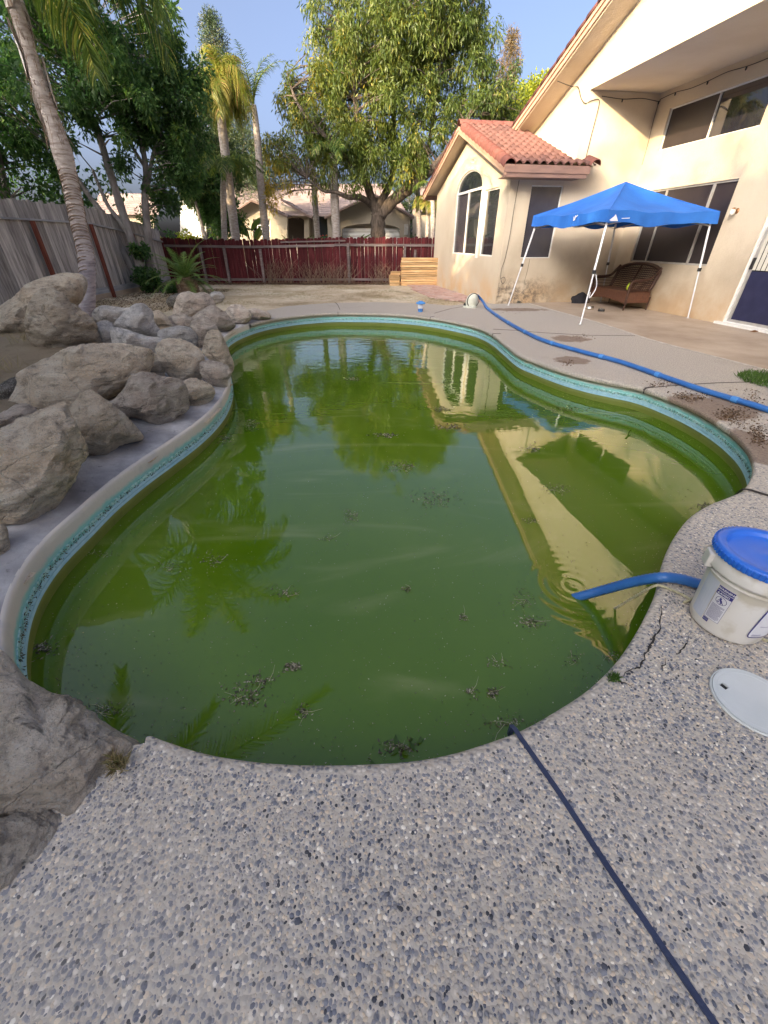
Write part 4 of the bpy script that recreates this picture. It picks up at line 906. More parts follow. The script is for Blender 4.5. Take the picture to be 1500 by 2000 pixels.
# ------------------------------------------------------------------ foliage
def crown_mesh(name, clumps, per, Lf, Wf, m, droop=.5, tintf=None, spread=.5, flat=1.0):
    C_ = np.array([c[:3] for c in clumps]); Rr = np.array([c[3] for c in clumps]); n = len(C_)
    idx = np.repeat(np.arange(n), per); k = len(idx)
    g_ = rng.normal(size=(k, 3)); g_ = unit(g_)*(rng.random(k)**.5)[:, None]; g_[:, 2] *= flat
    pos = C_[idx]+g_*Rr[idx][:, None]
    d = rng.normal(size=(k, 3))*.6+unit(g_)*.6; d[:, 2] -= droop
    t = tintf(pos, idx, n) if tintf is not None else np.clip(rng.normal(.45, .2, k)+rng.normal(0, .15, n)[idx], 0, 1)
    v, f, tt = leaves(pos, d, Lf, Wf, t); return npmesh(name, v, f, m, tt)
def sample_lobes(lobes, n, shell=.55):
    """lobes: (centre, rx, ry, rz). clump centres fill the lobes, denser near the skin"""
    vol = np.array([a*b*c for _, a, b, c in lobes])**.75; pr = vol/vol.sum(); out = []
    for _ in range(n):
        i = rng.choice(len(lobes), p=pr); c, a, b, d = lobes[i]; g_ = rng.normal(size=3); g_ /= np.linalg.norm(g_); g_ *= (shell+(1-shell)*rng.random())*rng.uniform(.8, 1.22)
        out.append((c[0]+g_[0]*a, c[1]+g_[1]*b, c[2]+g_[2]*d))
    return out
def tree(name, label, cat, lobes, limbs, nclump, per, cr_, Lf, Wf, leaf, bark, droop=.5, tintf=None, group=None, twig=.02, cls=1, shell=.55, flat=1.0, twigs=True):
    b0 = Vector(limbs[0][0][0]); T = thing(name, label, cat, b0, 0, group)
    tb = MB(); nodes = []
    for pts, rad in limbs:
        sp_ = smooth_path([Vector(p)-b0 for p in pts], 5); n = len(sp_); rr = [rad[0]+(rad[1]-rad[0])*i/(n-1) for i in range(n)]
        rr = [r*(1+.08*math.sin(i*2.1+rad[0]*50)) for i, r in enumerate(rr)]; tb.tube(sp_, rr, 10); nodes += [(p, r) for p, r in zip(sp_[n//3:], rr[n//3:])]
    tb.build('trunk', M[bark], T, smooth=True)
    cl = [tuple(Vector(c)-b0)+(cr_*random.uniform(.7, 1.3),) for c in sample_lobes(lobes, nclump, shell)]
    if twigs:
        bb = MB(); NA = np.array([tuple(p) for p, _ in nodes])
        for c in cl[::cls]:
            c3 = np.array(c[:3]); dz = NA-c3; d = np.linalg.norm(dz, axis=1)+np.maximum(0, dz[:, 2])*1.5; j = int(d.argmin()); p = nodes[j][0]; e = Vector(c[:3]); m_ = (p+e)/2+Vector((random.uniform(-.1, .1), random.uniform(-.1, .1), .12))*(e-p).length*.5
            r0 = min(nodes[j][1]*.5, twig*1.6); bb.tube([p, m_, e], [r0, twig*.7, twig*.25], 4, False)
        bb.build('branches', M[bark], T, kind='stuff')
    tf = (lambda pos, idx, n: tintf(pos+np.array(b0), idx, n)) if tintf else None
    link('crown', crown_mesh('crown', cl, per, Lf, Wf, M[leaf], droop, tf, flat=flat), T, kind='stuff'); return T
def lobe(u, v, Y, rx, rz, ry=None): p = ony(u, v, Y); return (tuple(p), rx, ry or rx*.8, rz)
# the big drooping tree behind the back fence
Y0 = 22.5; pv = lambda u, v, dy=0: tuple(ony(u, v, Y0+dy))
limbs = [([pv(740, 480), pv(738, 450), pv(738, 418)], (.36, .30)),
 ([pv(738, 425), pv(728, 395), pv(712, 340, -.3), pv(700, 260, -.5), pv(690, 150, -.5), pv(680, 60)], (.22, .05)),
 ([pv(738, 425), pv(742, 398), pv(765, 350, .3), pv(770, 270, .5), pv(765, 150, .6), pv(770, 40)], (.20, .05)),
 ([pv(742, 420), pv(770, 390), pv(805, 365, -.4), pv(835, 338, -.8), pv(870, 300, -1), pv(910, 240, -1), pv(945, 170)], (.27, .06)),
 ([pv(760, 398), pv(792, 378), pv(812, 345), pv(836, 290), pv(850, 200), pv(860, 120)], (.17, .05)),
 ([pv(724, 400), pv(705, 386, -.6), pv(680, 385, -1), pv(655, 375, -1.2), pv(630, 372, -1.2), pv(600, 350, -1.2)], (.13, .03)),
 ([pv(712, 340), pv(670, 300, -.6), pv(620, 250, -1), pv(580, 200, -1), pv(560, 140)], (.12, .03))]
lob = [lobe(700, 190, Y0, 2.3, 2.2), lobe(770, 120, Y0, 2.6, 2.4), lobe(860, 120, Y0+.4, 2.2, 2.2), lobe(930, 190, Y0, 1.9, 1.7), lobe(640, 240, Y0-.4, 1.8, 1.6), lobe(590, 260, Y0, 1.3, 1.4),
 lobe(740, 290, Y0-.3, 2.0, 1.3), lobe(820, 270, Y0-.3, 1.9, 1.3), lobe(975, 215, Y0, 1.1, 1.0), lobe(560, 330, Y0-.8, .8, .9), lobe(525, 370, Y0-.9, .7, .75), lobe(620, 330, Y0-.8, 1.0, .8), lobe(655, 330, Y0-.8, .9, .8),
 lobe(715, 335, Y0-.8, .9, .6), lobe(700, 50, Y0, 2.0, 1.8), lobe(800, 20, Y0, 2.6, 2.2), lobe(890, 40, Y0, 1.8, 1.6), lobe(640, 90, Y0, 1.4, 1.8), lobe(570, 200, Y0, .7, 1.2), lobe(935, 60, Y0, 1.0, 1.0), lobe(790, 320, Y0-.8, .9, .6), lobe(550, 290, Y0-.5, .8, .8)]
def tint_big(pos, idx, n):  # yellower toward the left: yellow leaves, plus sunlit tone put into the tint
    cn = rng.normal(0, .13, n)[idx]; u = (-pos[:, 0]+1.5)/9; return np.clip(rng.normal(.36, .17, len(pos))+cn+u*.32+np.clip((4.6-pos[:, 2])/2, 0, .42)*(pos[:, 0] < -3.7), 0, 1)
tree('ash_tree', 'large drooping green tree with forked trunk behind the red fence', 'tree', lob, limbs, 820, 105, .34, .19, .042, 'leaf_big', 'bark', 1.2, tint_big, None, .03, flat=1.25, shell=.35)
# dark multi-stemmed trees in the far left corner of the yard
Y1 = 16.4; pl_ = lambda u, v, Y=Y1: tuple(ony(u, v, Y))
b_ = pl_(283, 560)
limbs = [([b_, pl_(270, 510), pl_(225, 370), pl_(195, 270), pl_(165, 190), pl_(150, 120)], (.16, .06)),
 ([b_, pl_(255, 520), pl_(215, 440), pl_(165, 370), pl_(120, 300)], (.14, .05)),
 ([b_, pl_(268, 490), pl_(240, 440), pl_(210, 400), pl_(180, 330)], (.12, .04))]
dk_t = lambda pos, idx, n: np.clip(rng.normal(.42, .22, len(pos))+rng.normal(0, .16, n)[idx], 0, .93)
lob = [lobe(150, 160, 16, 2.2, 1.8), lobe(80, 90, 15, 2.4, 2.0), lobe(190, 60, 16, 2.0, 1.8), lobe(220, 190, 16.5, 1.4, 1.0), lobe(230, 10, 16, 1.8, 1.5)]
tree('shade_tree', 'dark leafy tree with several leaning grey stems in the left fence corner', 'tree', lob, limbs, 160, 170, .33, .15, .055, 'leaf_dark', 'greybark', .5, dk_t, 'dark trees in the left fence corner', .02)
b2 = pl_(292, 560, 16.9)
limbs = [([b2, pl_(290, 470, 16.9), pl_(283, 390, 16.9), pl_(285, 330, 16.9), pl_(272, 250, 16.9), pl_(265, 160, 16.9)], (.15, .05)),
 ([pl_(287, 370, 16.9), pl_(300, 300, 16.9), pl_(330, 220, 16.9)], (.08, .03)), ([pl_(285, 330, 16.9), pl_(250, 270, 16.9), pl_(235, 210, 16.9)], (.06, .025))]
lob = [lobe(300, 150, 17, 1.6, 1.3), lobe(320, 240, 17, 1.5, 1.2), lobe(345, 180, 17, 1.0, .9), lobe(300, 310, 17.2, 1.3, .9), lobe(265, 110, 17, 1.5, 1.3), lobe(350, 290, 17, .8, .8), lobe(340, 370, 17.5, 1.0, .8), lobe(375, 130, 17, .5, .3), lobe(300, 400, 17.6, .9, .5)]
tree('shade_tree', 'dark tree with one upright grey stem beside the sago palm', 'tree', lob, limbs, 130, 170, .33, .15, .055, 'leaf_dark', 'greybark', .5, dk_t, 'dark trees in the left fence corner', .02)
# ivy at the foot of the stems
def bush(name, label, c, r, n, per, Lf, Wf, leaf, group=None, cat='shrub', cr_=.16, droop=.1, stems=5, tf=None, zf=.8):
    T = thing(name, label, cat, c, 0, group); st = MB(); lb = [((0, 0, r[2]*.9), r[0], r[1], r[2]*zf)]
    for i in range(stems): a_ = i*2.4; st.tube([(0, 0, -.1), (.3*r[0]*math.cos(a_), .3*r[1]*math.sin(a_), r[2]*.7), (.6*r[0]*math.cos(a_), .6*r[1]*math.sin(a_), r[2]*1.3)], [.025, .015, .005], 5)
    st.build('stem', M['bark'], T, smooth=True)
    cl = [c_+(cr_*random.uniform(.7, 1.3),) for c_ in sample_lobes(lb, n, .3)]
    link('foliage', crown_mesh('foliage', cl, per, Lf, Wf, M[leaf], droop, tf), T, kind='stuff'); return T
bush('ivy_clump', 'dark green ivy round the foot of the grey stems', (b_[0]+.3, b_[1]-.2, .0), (.6, .5, .45), 34, 60, .10, .07, 'leaf_dark', cat='ivy')
bush('ivy_clump', 'small ivy tuft hanging on the stems at fence height', (b_[0]+.25, b_[1]-.1, 1.0), (.32, .28, .25), 16, 60, .09, .065, 'leaf_dark', cat='ivy')
bush('ground_ivy', 'low dark creeper in the dirt right of the grey stems', (b_[0]+1.1, b_[1]-.3, -.02), (.55, .35, .12), 20, 50, .09, .06, 'leaf_dark', cat='creeper')
# trees beyond the side fence, seen directly and in the water
for i, (lbl, x0, y0, h_, r0, nn) in enumerate([
 ('broad dark green tree over the grey fence at the left photo edge', -11.8, 12.4, 4.6, 2.3, 200),
 ('tall dark tree behind the leaning palm, left of the grey stems', -12.5, 17.0, 8.5, 2.6, 170),
 ('tall dark tree beyond the grey fence outside the left of the photo', -12.6, 6.6, 8.6, 2.9, 200),
 ('tall dark tree beyond the grey fence nearest the camera', -13.2, .2, 8.2, 3.0, 160)]):
    c = Vector((x0, y0, -.03)); top = h_
    lb = [((x0+random.uniform(-1, 1), y0+random.uniform(-1.2, 1.2), top*k), r0*(1.1-.4*abs(k-.6)), r0*(1.1-.4*abs(k-.6)), top*.20) for k in (.35, .55, .75, .9)]
    lm = [([tuple(c), (x0, y0, top*.4), (x0+.4, y0, top*.85)], (.2, .06)), ([(x0, y0, top*.3), (x0+1.2, y0-.8, top*.6)], (.1, .04)), ([(x0, y0, top*.35), (x0-1.2, y0+.8, top*.7)], (.1, .04))]
    tree('shade_tree', lbl, 'tree', lb, lm, nn, 120, .50, .20, .085, 'leaf_dark', 'greybark', .4, dk_t, 'dark trees beyond the side fence', .025, 2)
# unseen tall trees added behind-left of the camera to block the low sun
for i, (x0, y0, top) in enumerate([(-18, -1.0, 10.0), (-14.8, -5, 10.4), (-11.3, -8, 10.8), (-7.8, -10.8, 10.8), (-4, -13.5, 10), (0, -16.5, 9.0), (-21, 4, 9), (-19.5, -8, 13.2), (-15.8, -11.5, 13.2), (-12, -14.5, 13), (-8, -17.5, 12.5), (-27, 9, 10), (-31, 15, 10)]):
    c = (x0, y0, -.05); lb = [((x0+random.uniform(-.8, .8), y0+random.uniform(-1, 1), top*k), 3.0*(1.1-.6*abs(k-.5)), 3.0*(1.1-.6*abs(k-.5)), top*.2) for k in (.25, .45, .65, .82)]
    wh = ['second westernmost', 'third westernmost', 'middle', 'third easternmost', 'second easternmost', 'easternmost', 'westernmost', 'back left', 'back centre left', 'back centre right', 'back right', 'far west', 'farthest west'][i]
    tree('sun_blocker_tree', 'tall loose tree added out of view to block the low sun, %s of its row' % wh, 'tree', lb, [([c, (x0, y0, top*.5), (x0, y0, top*.9)], (.22, .06))], 130, 100, .8, .34, .16, 'leaf_dark', 'greybark', .3, dk_t, 'trees added behind the camera to block the sun', .03, 3)
# conifers and far trees
def conifer(label, u, vt, Y, r, leaf, lean=0, base=-.2, n=90, group=None, gap=.0):
    p = ony(u, vt, Y); top = p.z; c = (p.x, Y, base); cl = []
    T = thing('conifer', label, 'tree', c, 0, group); MB().tube([(0, 0, 0), (0, 0, top-base)], [.22, .02], 8).build('trunk', M['bark'], T, smooth=True)
    H_ = top-base
    for i in range(n):
        k = .22+.78*(i/n); rr = r*(1-k)**.75+.12; a_ = i*2.399; q = rr*random.uniform(.35, 1); cl.append((q*math.cos(a_), q*math.sin(a_), H_*k-.15*q, .30+rr*.12))
    link('crown', crown_mesh('crown', cl, 130, .17, .035, M[leaf], .1), T, kind='stuff')
conifer('slender grey green conifer standing against the sky above the left trees', 408, 22, 34, 3.8, 'leaf_fir', n=190)
conifer('rusty brown conifer behind the house roof right of the big tree', 1003, 60, 34, 2.2, 'leaf_rust', n=110)
conifer('dark blue green conifer low behind the golden palm', 455, 150, 38, 2.6, 'leaf_fir', n=90)
for k_, (lbl, u, v, Y, rx, rz, leaf) in enumerate([
 ('lime green round tree peeking over the bay ridge', 1032, 215, 30, 1.3, 1.2, 'leaf_lime'),
 ('yellow green bushy tree left of the golden palm', 372, 330, 24, 1.5, 1.2, 'leaf_mid'),
 ('olive tree behind the grey stems and the golden palm', 395, 260, 26, 1.5, 1.6, 'leaf_mid'),
 ('dark shrubby tree at the left end of the neighbour house', 412, 385, 24, 1.0, 1.0, 'leaf_dark'),
 ('pale leafy tree against the sky left of the tall thin palm', 455, 300, 36, 2.6, 1.6, 'leaf_mid'),
 ('grey green tree behind the neighbour roof at the right of the big trunk', 800, 395, 40, 3.0, 2.0, 'leaf_mid')]):
    p = ony(u, v, Y); c = (p.x, Y, -.1)
    tree('round_tree', lbl, 'tree', [((p.x, Y, p.z), rx, rx, rz), ((p.x+.4*rx, Y, p.z-rz*.8), rx*.8, rx*.8, rz*.7)], [([c, (p.x, Y, p.z*.5), (p.x, Y, p.z)], (.14, .05))], 70, 130, .40, .17, .075, leaf, 'greybark', .3, None, None, .02, 2)
bush('hedge_shrub', 'bright yellow green bushes beyond the corner of the two fences', (ony(345, 440, 23).x, 23, .2), (1.6, .8, .9), 50, 90, .16, .07, 'leaf_lime', None, 'shrub', .3)
bush('hedge_shrub', 'dark green hedge over the side fence corner behind the grey stems', (-10.6, 21, .1), (1.5, 1.2, 1.2), 50, 90, .16, .08, 'leaf_dark', None, 'shrub', .35)

# ------------------------------------------------------------------ palms
def frond_mb(n, Lr, el, droop, leafL, lw=.022, hang=.8, az=0, thick=.022, plum=.5, base=Vector((0, 0, 0)), inner=.12, seg=3, side=.0):
    """returns rachis tube MB and numpy leaflet arrays"""
    N_ = 22; p = Vector(base); e = el; pts = [p.copy()]; az0 = az
    for i in range(N_):
        e2 = e-droop*((i/N_)**1.4); d = Vector((math.cos(az)*math.cos(e2), math.sin(az)*math.cos(e2), math.sin(e2))); p = p+d*(Lr/N_); pts.append(p.copy()); az += side/N_
    rb = MB().tube(pts, [thick*(1-.85*i/N_) for i in range(N_+1)], 5)
    vs, fs, tt = [], [], []; o = 0
    for i in range(n):
        k = inner+(1-inner)*(i+.5)/n; f_ = k*N_; j = min(int(f_), N_-1); q = pts[j].lerp(pts[j+1], f_-j); t = (pts[j+1]-pts[j]).normalized(); sdv = t.cross(Vector((0, 0, 1)))
        sdv = sdv.normalized() if sdv.length > .05 else Vector((-math.sin(az0), math.cos(az0), 0)); upv = sdv.cross(t)
        for s_ in (-1, 1):
            l = leafL*(.35+.65*math.sin(math.pi*min(1, .18+k*.85)))*random.uniform(.85, 1.1); d = (sdv*s_*.9+t*(.5+.5*k)+upv*random.uniform(-plum, plum)).normalized(); c = q.copy(); tn = random.random(); wv = t.cross(d).cross(d).normalized()
            for m_ in range(seg+1):
                w2 = lw*(1, .9, .6, .08, .02)[m_ if seg == 3 else min(m_+1, 4)]; vs += [c+wv*w2, c-wv*w2]; tt += [tn, tn]
                if m_ < seg: fs.append((o+2*m_, o+2*m_+1, o+2*m_+3, o+2*m_+2))
                c = c+d*(l/seg); d = (d+Vector((0, 0, -hang*(.5+m_*.5)))).normalized()
            o += 2*(seg+1)
    return rb, np.array([tuple(q) for q in vs]), np.array(fs), np.array(tt)
def frond(parent, m, **kw):
    rb, v, f, t = frond_mb(**kw); n0 = len(v)
    rv = np.array([tuple(q) for q in rb.v]); rf = [x_ for x_ in rb.f if len(x_) == 4]; rf = np.array(rf)+n0
    link('frond', npmesh('frond', np.concatenate([v, rv]), np.concatenate([f, rf]), M[m], np.concatenate([t, np.full(len(rv), .8)])), parent)
def palm(label, base, path, rad, bark, fronds, m, group=None, n=34, leafL=.55, lw=.02, hang=.8, cat='palm', name='palm_tree', thick=.022, kids=None, seg=3):
    b0 = Vector(base); T = thing(name, label, cat, b0, 0, group); sp_ = smooth_path([Vector(p)-b0 for p in path], 8); k = len(sp_)
    rr = [rad[0]+(rad[1]-rad[0])*i/(k-1) for i in range(k)]; MB().tube(sp_, rr, 12).build('trunk', M[bark], T, smooth=True); top = sp_[-1]
    for az, el, Lr, dr_ in fronds: frond(T, m, n=n, Lr=Lr, el=el, droop=dr_, leafL=leafL, lw=lw, hang=hang, az=az, base=top+Vector((0, 0, random.uniform(-.1, .1))), thick=thick, seg=seg)
    return T, sp_
# leaning queen palm among the boulders
PX, PY = -6.42, 9.6; zb = th(PX, PY)-.05
path = [(PX, PY, zb), tuple(ony(170, 520, PY)), tuple(ony(152, 430, PY)), tuple(ony(134, 345, PY)), tuple(ony(112, 265, PY)), tuple(ony(84, 185, PY)), tuple(ony(60, 110, PY)), tuple(ony(32, 20, PY)), tuple(ony(10, -60, PY)), tuple(ony(0, -130, PY))]
b0 = Vector(path[0]); QP = thing('queen_palm', 'leaning queen palm with ringed grey trunk rising from the boulders', 'palm', b0)
sp_ = smooth_path([Vector(p)-b0 for p in path], 16); k = len(sp_); tb = MB(); rr = []
zz = np.linspace(0, 1, k)
for i in range(k):
    f_ = i/(k-1); r = .225-.06*f_ if f_ < .33 else .205-.135*(f_-.33); r += .05*math.exp(-((f_-.40)/.05)**2); ring = .012*((i*.5) % 1 > .5); rr.append(r*.66+ring)
tb.tube(sp_, rr, 18).build('trunk', M['ringbark'], QP, smooth=True)
for i in range(5):  # papery old leaf bases wrapped on the upper trunk
    f_ = .44+i*.085; j = int(f_*(k-1)); p = sp_[j]; p2 = sp_[min(k-1, j+22)]; a_ = (.3 if i % 2 else 2.4)+i*.5
    r_ = rr[j]+.012; mb = MB(); vs = []; nn_ = 9; mm = 7
    for q in range(mm):
        c = p.lerp(p2, q/(mm-1)); ww = 1.9*math.sin(math.pi*(.22+.70*q/(mm-1)))
        for h_ in range(nn_):
            an = a_+(-.5+h_/(nn_-1))*ww; rad_ = r_+.02+.05*abs(h_/(nn_-1)-.5)*random.uniform(.6, 1.5)*(q/(mm-1)); vs.append(c+Vector((rad_*math.cos(an), rad_*math.sin(an), 0)))
    mb.add(vs, [(q*nn_+h_, q*nn_+h_+1, (q+1)*nn_+h_+1, (q+1)*nn_+h_) for q in range(mm-1) for h_ in range(nn_-1)]); mb.build('leaf_base', M['boot'], QP, smooth=True)
for i in range(26):  # dark slanting leaf scars round the lower trunk
    j = int(k*(.10+.25*i/26)); c = sp_[j]; r_ = rr[j]+.004; n_ = 20; MB().tube([c+Vector((r_*math.cos(q), r_*math.sin(q), .07*math.sin(q+2.6))) for q in [2*math.pi*h_/n_ for h_ in range(n_+1)]], [.009*(.4+random.random()) for _ in range(n_+1)], 5, False).build('leaf_scar', M['fibre'], QP, smooth=True)
fb = MB()
for i in range(150):
    j = random.randint(int(k*.42), int(k*.8)); p = sp_[j]; an = random.uniform(0, 6.28); r_ = rr[j]+.01; q = p+Vector((math.cos(an), math.sin(an), 0))*r_; e = q+Vector((math.cos(an)*random.uniform(.02, .12), math.sin(an)*.08, random.uniform(-.28, .1))); fb.tube([q, (q+e)/2+Vector((0, 0, .03)), e], [.005, .004, .001], 4, False)
fb.build('bark_fibres', M['fibre'], QP, kind='stuff')
top = sp_[-1]
for az, el, Lr, dr_, sd_ in [(R(-32), .75, 4.6, 1.75, .0), (R(-8), .85, 3.6, 2.1, 0), (R(20), .9, 3.4, 2.3, 0), (R(60), .9, 3.4, 2.4, 0), (R(110), .8, 3.3, 2.3, 0), (R(-70), .8, 3.8, 2.0, 0), (R(-110), .8, 3.6, 2.0, 0), (R(160), .8, 3.3, 2.2, 0), (R(-150), .7, 3.4, 2.2, 0), (R(-50), 1.25, 3.9, 1.9, 0), (R(40), 1.3, 3.4, 2.3, 0), (R(-90), 1.3, 3.6, 2.2, .3), (R(0), .35, 2.8, 2.0, 0), (R(30), .3, 2.6, 1.9, 0), (R(-45), .3, 2.6, 1.9, .2), (R(90), .3, 2.6, 1.9, .2), (R(-38), 1.0, 2.9, 1.5, 0), (R(-15), .9, 2.4, 1.5, .2), (R(10), .8, 2.6, 1.6, -.2), (R(-55), .7, 2.6, 1.6, 0), (R(45), .8, 2.5, 1.5, 0)]:
    frond(QP, 'frond', n=80, Lr=Lr, el=el, droop=dr_, leafL=.95, lw=.014, hang=1.5, az=az, base=top+Vector((0, 0, random.uniform(-.2, .1))), thick=.035, plum=.8, side=sd_)
# a second queen palm just outside the photo: its long frond hangs over the pool and shows in the water
Q2 = thing('queen_palm', 'queen palm just outside the left photo edge with a frond reaching over the pool', 'palm', (-5.0, 2.1, .1)); MB().tube(smooth_path([(-.5, -.2, 0), (-.3, -.1, 1.6), (-.1, 0, 3.2), (0, 0, 4.8)], 8), [.2-.003*i for i in range(25)], 12).build('trunk', M['ringbark'], Q2, smooth=True)
for az, el, Lr, dr_ in [(R(40), .50, 5.2, .62), (R(62), .9, 3.6, 1.4), (R(95), .8, 3.4, 1.9), (R(130), .8, 3.3, 2.0), (R(165), .8, 3.2, 2.0), (R(200), .8, 3.2, 2.0), (R(235), .8, 3.2, 2.0), (R(5), .7, 3.0, 1.6), (R(-30), .8, 2.6, 1.8)]:
    frond(Q2, 'frond', n=80, Lr=Lr, el=el, droop=dr_, leafL=.62, lw=.014, hang=.45, az=az, base=Vector((0, 0, 4.75)), thick=.03, plum=.35)
# palms beyond the back fence
def fr(n, L0, el, dr_, j=.15): return [(i*2.399+random.uniform(-.2, .2), el+random.uniform(-.3, .35), L0*random.uniform(.8, 1.1), dr_*random.uniform(.85, 1.15)) for i in range(n)]
Yp = 21.5; q_ = lambda u, v, Y=Yp: tuple(ony(u, v, Y))
palm('palm with a skirt of golden hanging fronds, left of the thin tall palm', (q_(458, 470)[0], Yp, -.1), [(q_(458, 470)[0], Yp, -.1), q_(452, 400), q_(440, 300), q_(432, 230), q_(430, 165)], (.19, .16), 'palmbark', fr(16, 1.75, .5, 2.9)+fr(8, 1.7, -.5, 1.1)+fr(4, 1.4, 1.2, 1.9), 'frond_gold', 'palms beyond the back fence', 44, .72, .015, 1.5)
palm('short green palm in front of the golden one', (q_(449, 470, 20.6)[0]-.5, 20.6, -.1), [(q_(449, 470, 20.6)[0]-.5, 20.6, -.1), q_(436, 380, 20.6), q_(442, 322, 20.6)], (.12, .1), 'palmbark', fr(13, 1.5, .45, 1.7), 'frond', 'palms beyond the back fence', 34, .42, .018, .9)
palm('tall thin palm with sparse upright fronds against the sky', (q_(519, 470)[0], Yp, -.1), [(q_(519, 470)[0], Yp, -.1), q_(513, 400), q_(505, 300), q_(499, 235), q_(495, 205)], (.17, .10), 'palmbark', fr(9, 1.9, 1.15, 1.3), 'frond', 'palms beyond the back fence', 26, .42, .010, .7)
palm('grey palm trunk behind the big tree, left of the garage', (q_(620, 470, 24)[0], 24, 0), [(q_(620, 470, 24)[0], 24, 0), q_(617, 420, 24), q_(612, 340, 24), q_(606, 250, 24)], (.15, .12), 'palmbark', fr(9, 1.5, .6, 1.8), 'frond', 'palms beyond the back fence', 26, .42, .016, .8)
palm('pale thick palm trunk at the left edge of the garage', (q_(657, 470, 21.8)[0], 21.8, -.05), [(q_(657, 470, 21.8)[0], 21.8, -.05), q_(655, 420, 21.8), q_(652, 345, 21.8), q_(650, 300, 21.8)], (.19, .17), 'palmbark', fr(12, 1.6, .4, 1.8), 'frond', 'palms beyond the back fence', 30, .5, .018, 1.0)
palm('slim palm trunk between the big tree and the bay', (q_(822, 470, 23)[0], 23, 0), [(q_(822, 470, 23)[0], 23, 0), q_(818, 420, 23), q_(814, 350, 23), q_(808, 300, 23)], (.12, .10), 'palmbark', fr(8, 1.4, .5, 1.8), 'frond', 'palms beyond the back fence', 26, .42, .016, .8)
palm('small bright green palm beside the bay corner', (q_(836, 470, 22)[0], 22, 0), [(q_(836, 470, 22)[0], 22, 0), q_(835, 440, 22), q_(838, 400, 22)], (.09, .08), 'palmbark', fr(14, 1.0, .6, 2.1), 'frond_gold', 'palms beyond the back fence', 30, .34, .014, 1.1)
palm('pale palm trunk right against the bay corner', (q_(848, 470, 21)[0], 21, 0), [(q_(848, 470, 21)[0], 21, 0), q_(846, 420, 21), q_(842, 360, 21)], (.10, .09), 'palmbark', fr(6, 1.0, .6, 1.8), 'frond', 'palms beyond the back fence', 22, .36, .014, .9)
palm('thin leaning palm stem in front of the white wall left of the short palm', (q_(400, 470, 23)[0]+.3, 23, 0), [(q_(400, 470, 23)[0]+.3, 23, 0), q_(392, 430, 23), q_(378, 380, 23)], (.07, .06), 'palmbark', fr(9, 1.2, .6, 1.7), 'frond', 'palms beyond the back fence', 24, .36, .016, .8)
palm('low fan of pale green palm leaves beyond the fence corner', (q_(345, 455, 22)[0], 22, .2), [(q_(345, 455, 22)[0], 22, .2), (q_(345, 455, 22)[0], 22, .9)], (.1, .1), 'fibre', fr(12, 1.2, .5, 1.3), 'frond_gold', 'palms beyond the back fence', 22, .4, .026, .3)
# sago palm
SG = thing('sago_palm', 'sago palm with stiff dark green fronds in the dirt near the red fence', 'sago palm', (-6.35, 15.0, -.02))
mb = MB(); mb.lathe([(.26, 0), (.30, .12), (.30, .35), (.25, .50), (.12, .56)], n=16)
for i in range(60):
    a_ = i*2.399; z_ = .05+.45*i/60; r_ = .29; mb.beam((r_*math.cos(a_), r_*math.sin(a_), z_), ((r_+.05)*math.cos(a_), (r_+.05)*math.sin(a_), z_+.05), .06, .03)
mb.build('trunk', M['fibre'], SG)
for i in range(34):
    el = 1.2-1.35*(i/34)+random.uniform(-.1, .1); frond(SG, 'sago', n=34, Lr=1.32*random.uniform(.85, 1.08), el=el, droop=.95, leafL=.20, lw=.011, hang=.1, az=i*2.399, base=Vector((0, 0, .5)), thick=.014, plum=.1, seg=2, inner=.10)

# ------------------------------------------------------------------ the neighbour's house
NY = 30.0; nv = lambda u, v, dy=0: ony(u, v, NY+dy)
NH = thing('neighbour_house', 'cream house with three gables and pale pink tiled roof across the street', 'house', (0, NY, 0))
def nb(name, m, px, dy, th_=.25, holes=(), nm=None):
    f_ = lambda u, v: (nv(u, v, dy).x, nv(u, v, dy).z); o_ = [f_(*p) for p in px]; hh = [[f_(*p) for p in h] for h in holes]
    return slab(MB(), o_, hh, lambda a, z, d: Vector((a, dy+d, z)), th_).build(name, M[m], NH)
GZ = 478
def pxarch(u0, u1, vs_, vt, vb, n=10): return [(u0, vb), (u1, vb)]+[((u0+u1)/2+(u1-u0)/2*math.cos(math.pi*i/n), vs_-(vs_-vt)*math.sin(math.pi*i/n)) for i in range(n+1)]
gd = pxarch(668, 781, 449, 437, 476); ea = pxarch(555, 594, 431, 424, 476); wn = [(494, 463), (528, 463), (528, 428), (494, 428)]
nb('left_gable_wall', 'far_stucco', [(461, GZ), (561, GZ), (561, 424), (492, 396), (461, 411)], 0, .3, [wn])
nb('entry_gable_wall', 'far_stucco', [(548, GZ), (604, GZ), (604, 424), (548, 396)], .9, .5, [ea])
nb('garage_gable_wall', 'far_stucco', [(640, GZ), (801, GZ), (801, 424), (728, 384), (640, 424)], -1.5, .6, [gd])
nb('porch_wall', 'grey_stucco', [(604, GZ), (640, GZ), (640, 420), (604, 420)], 1.6, .3)
nb('side_wall', 'far_stucco', [(440, GZ), (463, GZ), (463, 416), (440, 416)], 1.5, .2)
nb('porch_recess', 'dark', [(550, GZ), (600, GZ), (600, 420), (550, 420)], 3.2, .1)
o = nb('garage_door', 'garage', [(660, GZ), (790, GZ), (790, 446), (660, 446)], -1.15, .1)
for v_ in (453, 461, 469): p = nv(668, v_, -1.17); q = nv(781, v_, -1.17); MB().box(((p.x+q.x)/2, -1.16, p.z), (q.x-p.x, .03, .03)).build('door_groove', M['alu'], o)
nb('garage_lintel', 'far_stucco', [(660, 446.2), (790, 446.2), (790, 434), (660, 434)], -1.10, .1)
